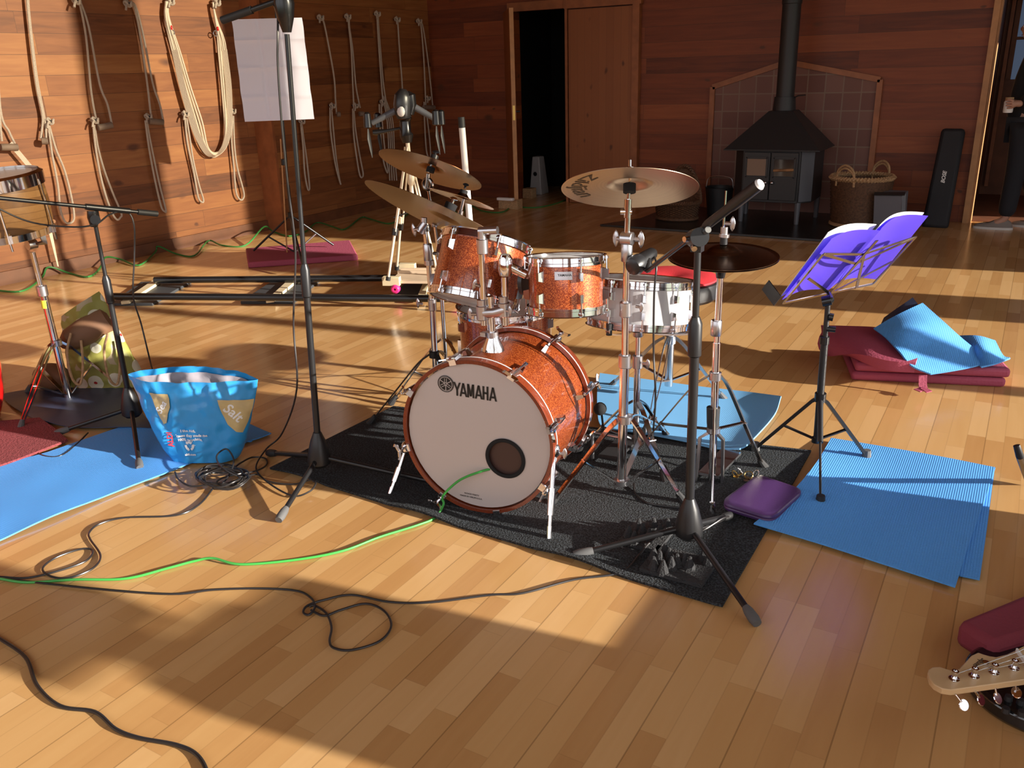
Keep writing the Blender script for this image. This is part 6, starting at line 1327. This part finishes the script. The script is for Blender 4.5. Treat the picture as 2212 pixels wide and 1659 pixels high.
dA, dB = hp_(2100, 1444, zh+.0006), hp_(2132, 1420, zh+.0006); hx_ = (dA-dB).normalized(); tm_ = Matrix((-hx_*-1, Z.cross(-hx_)*-1, Z)).transposed().to_4x4()
tx3 = (dA-dB).normalized(); ty3 = Z.cross(tx3); tm_ = Matrix((tx3, ty3, Z)).transposed().to_4x4(); tm_.translation = (dA+dB)/2
build('lettering', text_mb('Squier', .018, tm_, shear=.4), M['black_ink'], bs)
bc3 = P(2256, 1512, .0); g = MB(); ol = []
for i in range(48): a = 2*pi*i/48; ol.append((bc3.x+(.165+.012*cos(2*a+.5))*cos(a), bc3.y+(.165+.012*cos(2*a))*sin(a)))
bd3 = T('electric_guitar', 'glossy black rounded guitar body on the floor beneath the maple headstock', 'guitar', bc3)
build('body', MB().prism(ol, 0, .045), M['blackgl'], bd3, bevel=.010)
for px, py in ((2178, 1512), (2172, 1538), (2206, 1545), (2204, 1520)): build('control_knob', MB().lathe([(.009, 0), (.008, .012), (1e-5, .013)], Matrix.Translation(P(px, py, .045)), 16), M['vinyl'], bd3)
solo('stand_leg', MB().tube([RD(2196, 962, 2.9), RD(2203, 985, 2.9), P(2222, 1040, .015)], [.010, .012, .012], 12), M['vinyl'], 'black rubber-tipped leg entering at the right edge beside the blue mat', 'stand leg')
# ------------------------------------------------------------------ person in the doorway
pf = P(2150, 490)
def skinmesh(name, verts, edges, radii, m, parent, sub=2, root=0):
    me = bpy.data.meshes.new(name); o0 = Vector(parent['_o']); me.from_pydata([tuple(Vector(v)-o0) for v in verts], edges, []); me.materials.append(m)
    o = bpy.data.objects.new(name, me); COL.objects.link(o); o.parent = parent; o['_o'] = tuple(o0)
    md = o.modifiers.new('skin', 'SKIN'); md.use_smooth_shade = True; md.use_x_symmetry = False
    for v, r_ in zip(me.skin_vertices[0].data, radii): v.radius = (r_, r_) if not isinstance(r_, tuple) else r_
    me.skin_vertices[0].data[root].use_root = True
    s_ = o.modifiers.new('sub', 'SUBSURF'); s_.levels = sub; s_.render_levels = sub; return o
cx, cy = -.11, 8.80
hand = V(2190, 224, Vector((cx-.10, cy-.30, 0)))
pe = T('person', 'person in dark clothes and grey shoes holding a jar in the right doorway', 'person', (cx, cy, 0))
sh_n = (cx+.01, cy-.19, 1.42); el_n = (cx+.08, cy-.26, 1.14); sh_f = (cx+.01, cy+.19, 1.42); el_f = (cx+.04, cy+.24, 1.12); hf = (cx+.0, cy+.22, .86)
ankn, ankf = (cx-.03, cy-.08, .09), (cx+.25, cy+.12, .09)
body = [(cx, cy, .95), (cx, cy, 1.15), (cx, cy, 1.35), (cx+.0, cy, 1.47), (cx-.015, cy, 1.54),
        sh_n, el_n, tuple(hand+Vector((.07, 0, 0))), sh_f, el_f, hf,
        (cx, cy-.09, .90), (cx-.01, cy-.09, .50), ankn, (cx-.12, cy-.10, .04), (cx, cy+.09, .90), (cx+.06, cy+.10, .50), ankf, (cx+.15, cy+.12, .04)]
ed = [(0, 1), (1, 2), (2, 3), (3, 4), (2, 5), (5, 6), (6, 7), (2, 8), (8, 9), (9, 10), (0, 11), (11, 12), (12, 13), (13, 14), (0, 15), (15, 16), (16, 17), (17, 18)]
rd = [.13, .12, .14, .06, .052, .05, .042, .030, .05, .042, .032, .085, .055, .038, .03, .085, .055, .038, .03]
skinmesh('body', body, ed, rd, M['skin'], pe)
hdc = Vector((cx-.03, cy, 1.65)); 
def headf(u, v):
    a = 2*pi*u; b = pi*v; x = cos(a)*sin(b); y = sin(a)*sin(b); z = -cos(b); r_ = Vector((x*.098, y*.075, z*.118))
    if x < 0: r_.x -= .012*max(0, -z)+.02*exp(-((y/.16)**2))*exp(-((z+.05)/.16)**2)*1.0  # nose, chin
    return hdc+r_
hd_ = build('head', MB().sheet(headf, 32, 24), M['skin'], pe, ang=80)
for s_ in (-1, 1):
    build('eye', MB().sphere(hdc+Vector((-.088, s_*.030, .012)), .011, 12), M['paper'], hd_); build('ear', MB().sphere(hdc+Vector((.005, s_*.076, -.005)), .028, 12, (.6, .3, 1)), M['skin'], hd_)
build('mouth', MB().sphere(hdc+Vector((-.098, 0, -.055)), .018, 10, (.3, 1, .25)), M['redrug'], hd_)
build('hair', MB().sphere(hdc+Vector((.018, 0, .028)), .112, 24, (.98, .80, 1.)), M['hair'], hd_)
ct = [(cx, cy, .84), (cx, cy, 1.0), (cx, cy, 1.18), (cx, cy, 1.38), (cx, cy, 1.475), sh_n, el_n, tuple(hand+Vector((.05, .0, 0))), sh_f, el_f, (hf[0], hf[1], hf[2]+.06)]
skinmesh('coat', ct, [(0, 1), (1, 2), (2, 3), (3, 4), (3, 5), (5, 6), (6, 7), (3, 8), (8, 9), (9, 10)], [.165, .16, .155, .17, .075, .085, .072, .050, .085, .068, .052], M['cloth_k'], pe)
tr_ = [(cx, cy, .93), (cx, cy-.09, .86), (cx-.01, cy-.09, .50), (ankn[0], ankn[1], .10), (cx, cy+.09, .86), (cx+.06, cy+.10, .50), (ankf[0], ankf[1], .10)]
skinmesh('trousers', tr_, [(0, 1), (1, 2), (2, 3), (0, 4), (4, 5), (5, 6)], [.14, .11, .082, .075, .11, .082, .075], M['denim_k'], pe)
for an in (ankn, ankf):
    x0_, y0_ = an[0], an[1]; ft_ = []
    def sho(u, v):
        a = 2*pi*u; xx = x0_-.085+.15*cos(a); yy = y0_+.048*sin(a)*(1-.15*cos(a)); hgt = .035+.045*max(0, min(1, (xx-(x0_-.16))/.16)); k = (1-v**3*.45)
        return Vector((x0_-.085+(xx-x0_+.085)*k, y0_+(yy-y0_)*k, .018+hgt*v))
    s__ = build('shoe', MB().sheet(sho, 32, 8), M['shoe'], pe, ang=60); build('sole', MB().lathe([(1e-5, .0), (1., .0), (1., .02), (1e-5, .02)], Matrix.Translation((x0_-.085, y0_, 0)) @ Matrix.Diagonal((.158, .052, 1, 1)), 32), M['sole'], s__)
hs = skinmesh('hand', [tuple(hand+Vector((.07, 0, 0))), tuple(hand+Vector((.03, -.01, 0))), tuple(hand+Vector((.0, -.025, .0))),
    tuple(hand+Vector((-.015, -.050, .030))), tuple(hand+Vector((-.055, -.045, .032))), tuple(hand+Vector((-.015, -.052, .010))), tuple(hand+Vector((-.058, -.048, .010))),
    tuple(hand+Vector((-.012, -.050, -.010))), tuple(hand+Vector((-.055, -.046, -.012))), tuple(hand+Vector((-.008, -.045, -.030))), tuple(hand+Vector((-.046, -.042, -.032))),
    tuple(hand+Vector((.0, .03, .02))), tuple(hand+Vector((-.035, .042, .025)))],
    [(0, 1), (1, 2), (2, 3), (3, 4), (2, 5), (5, 6), (2, 7), (7, 8), (2, 9), (9, 10), (1, 11), (11, 12)], [.028, .030, .028, .011, .009, .011, .009, .011, .009, .010, .008, .012, .010], M['skin'], pe)
jc = hand+Vector((-.035, 0, -.02)); jr = T('jar', 'small pale jar with a straw-coloured lid held by the person', 'jar', jc-Z*.04)
build('glass', MB().lathe([(1e-5, -.05), (.034, -.05), (.037, -.04), (.037, .035), (.030, .045)], Matrix.Translation(jc), 24), M['white_pl'], jr); build('lid', MB().lathe([(.031, .045), (.031, .07), (1e-5, .071)], Matrix.Translation(jc), 24), M['wick_l'], jr)
for o in bpy.data.objects:
    if '_o' in o: del o['_o']
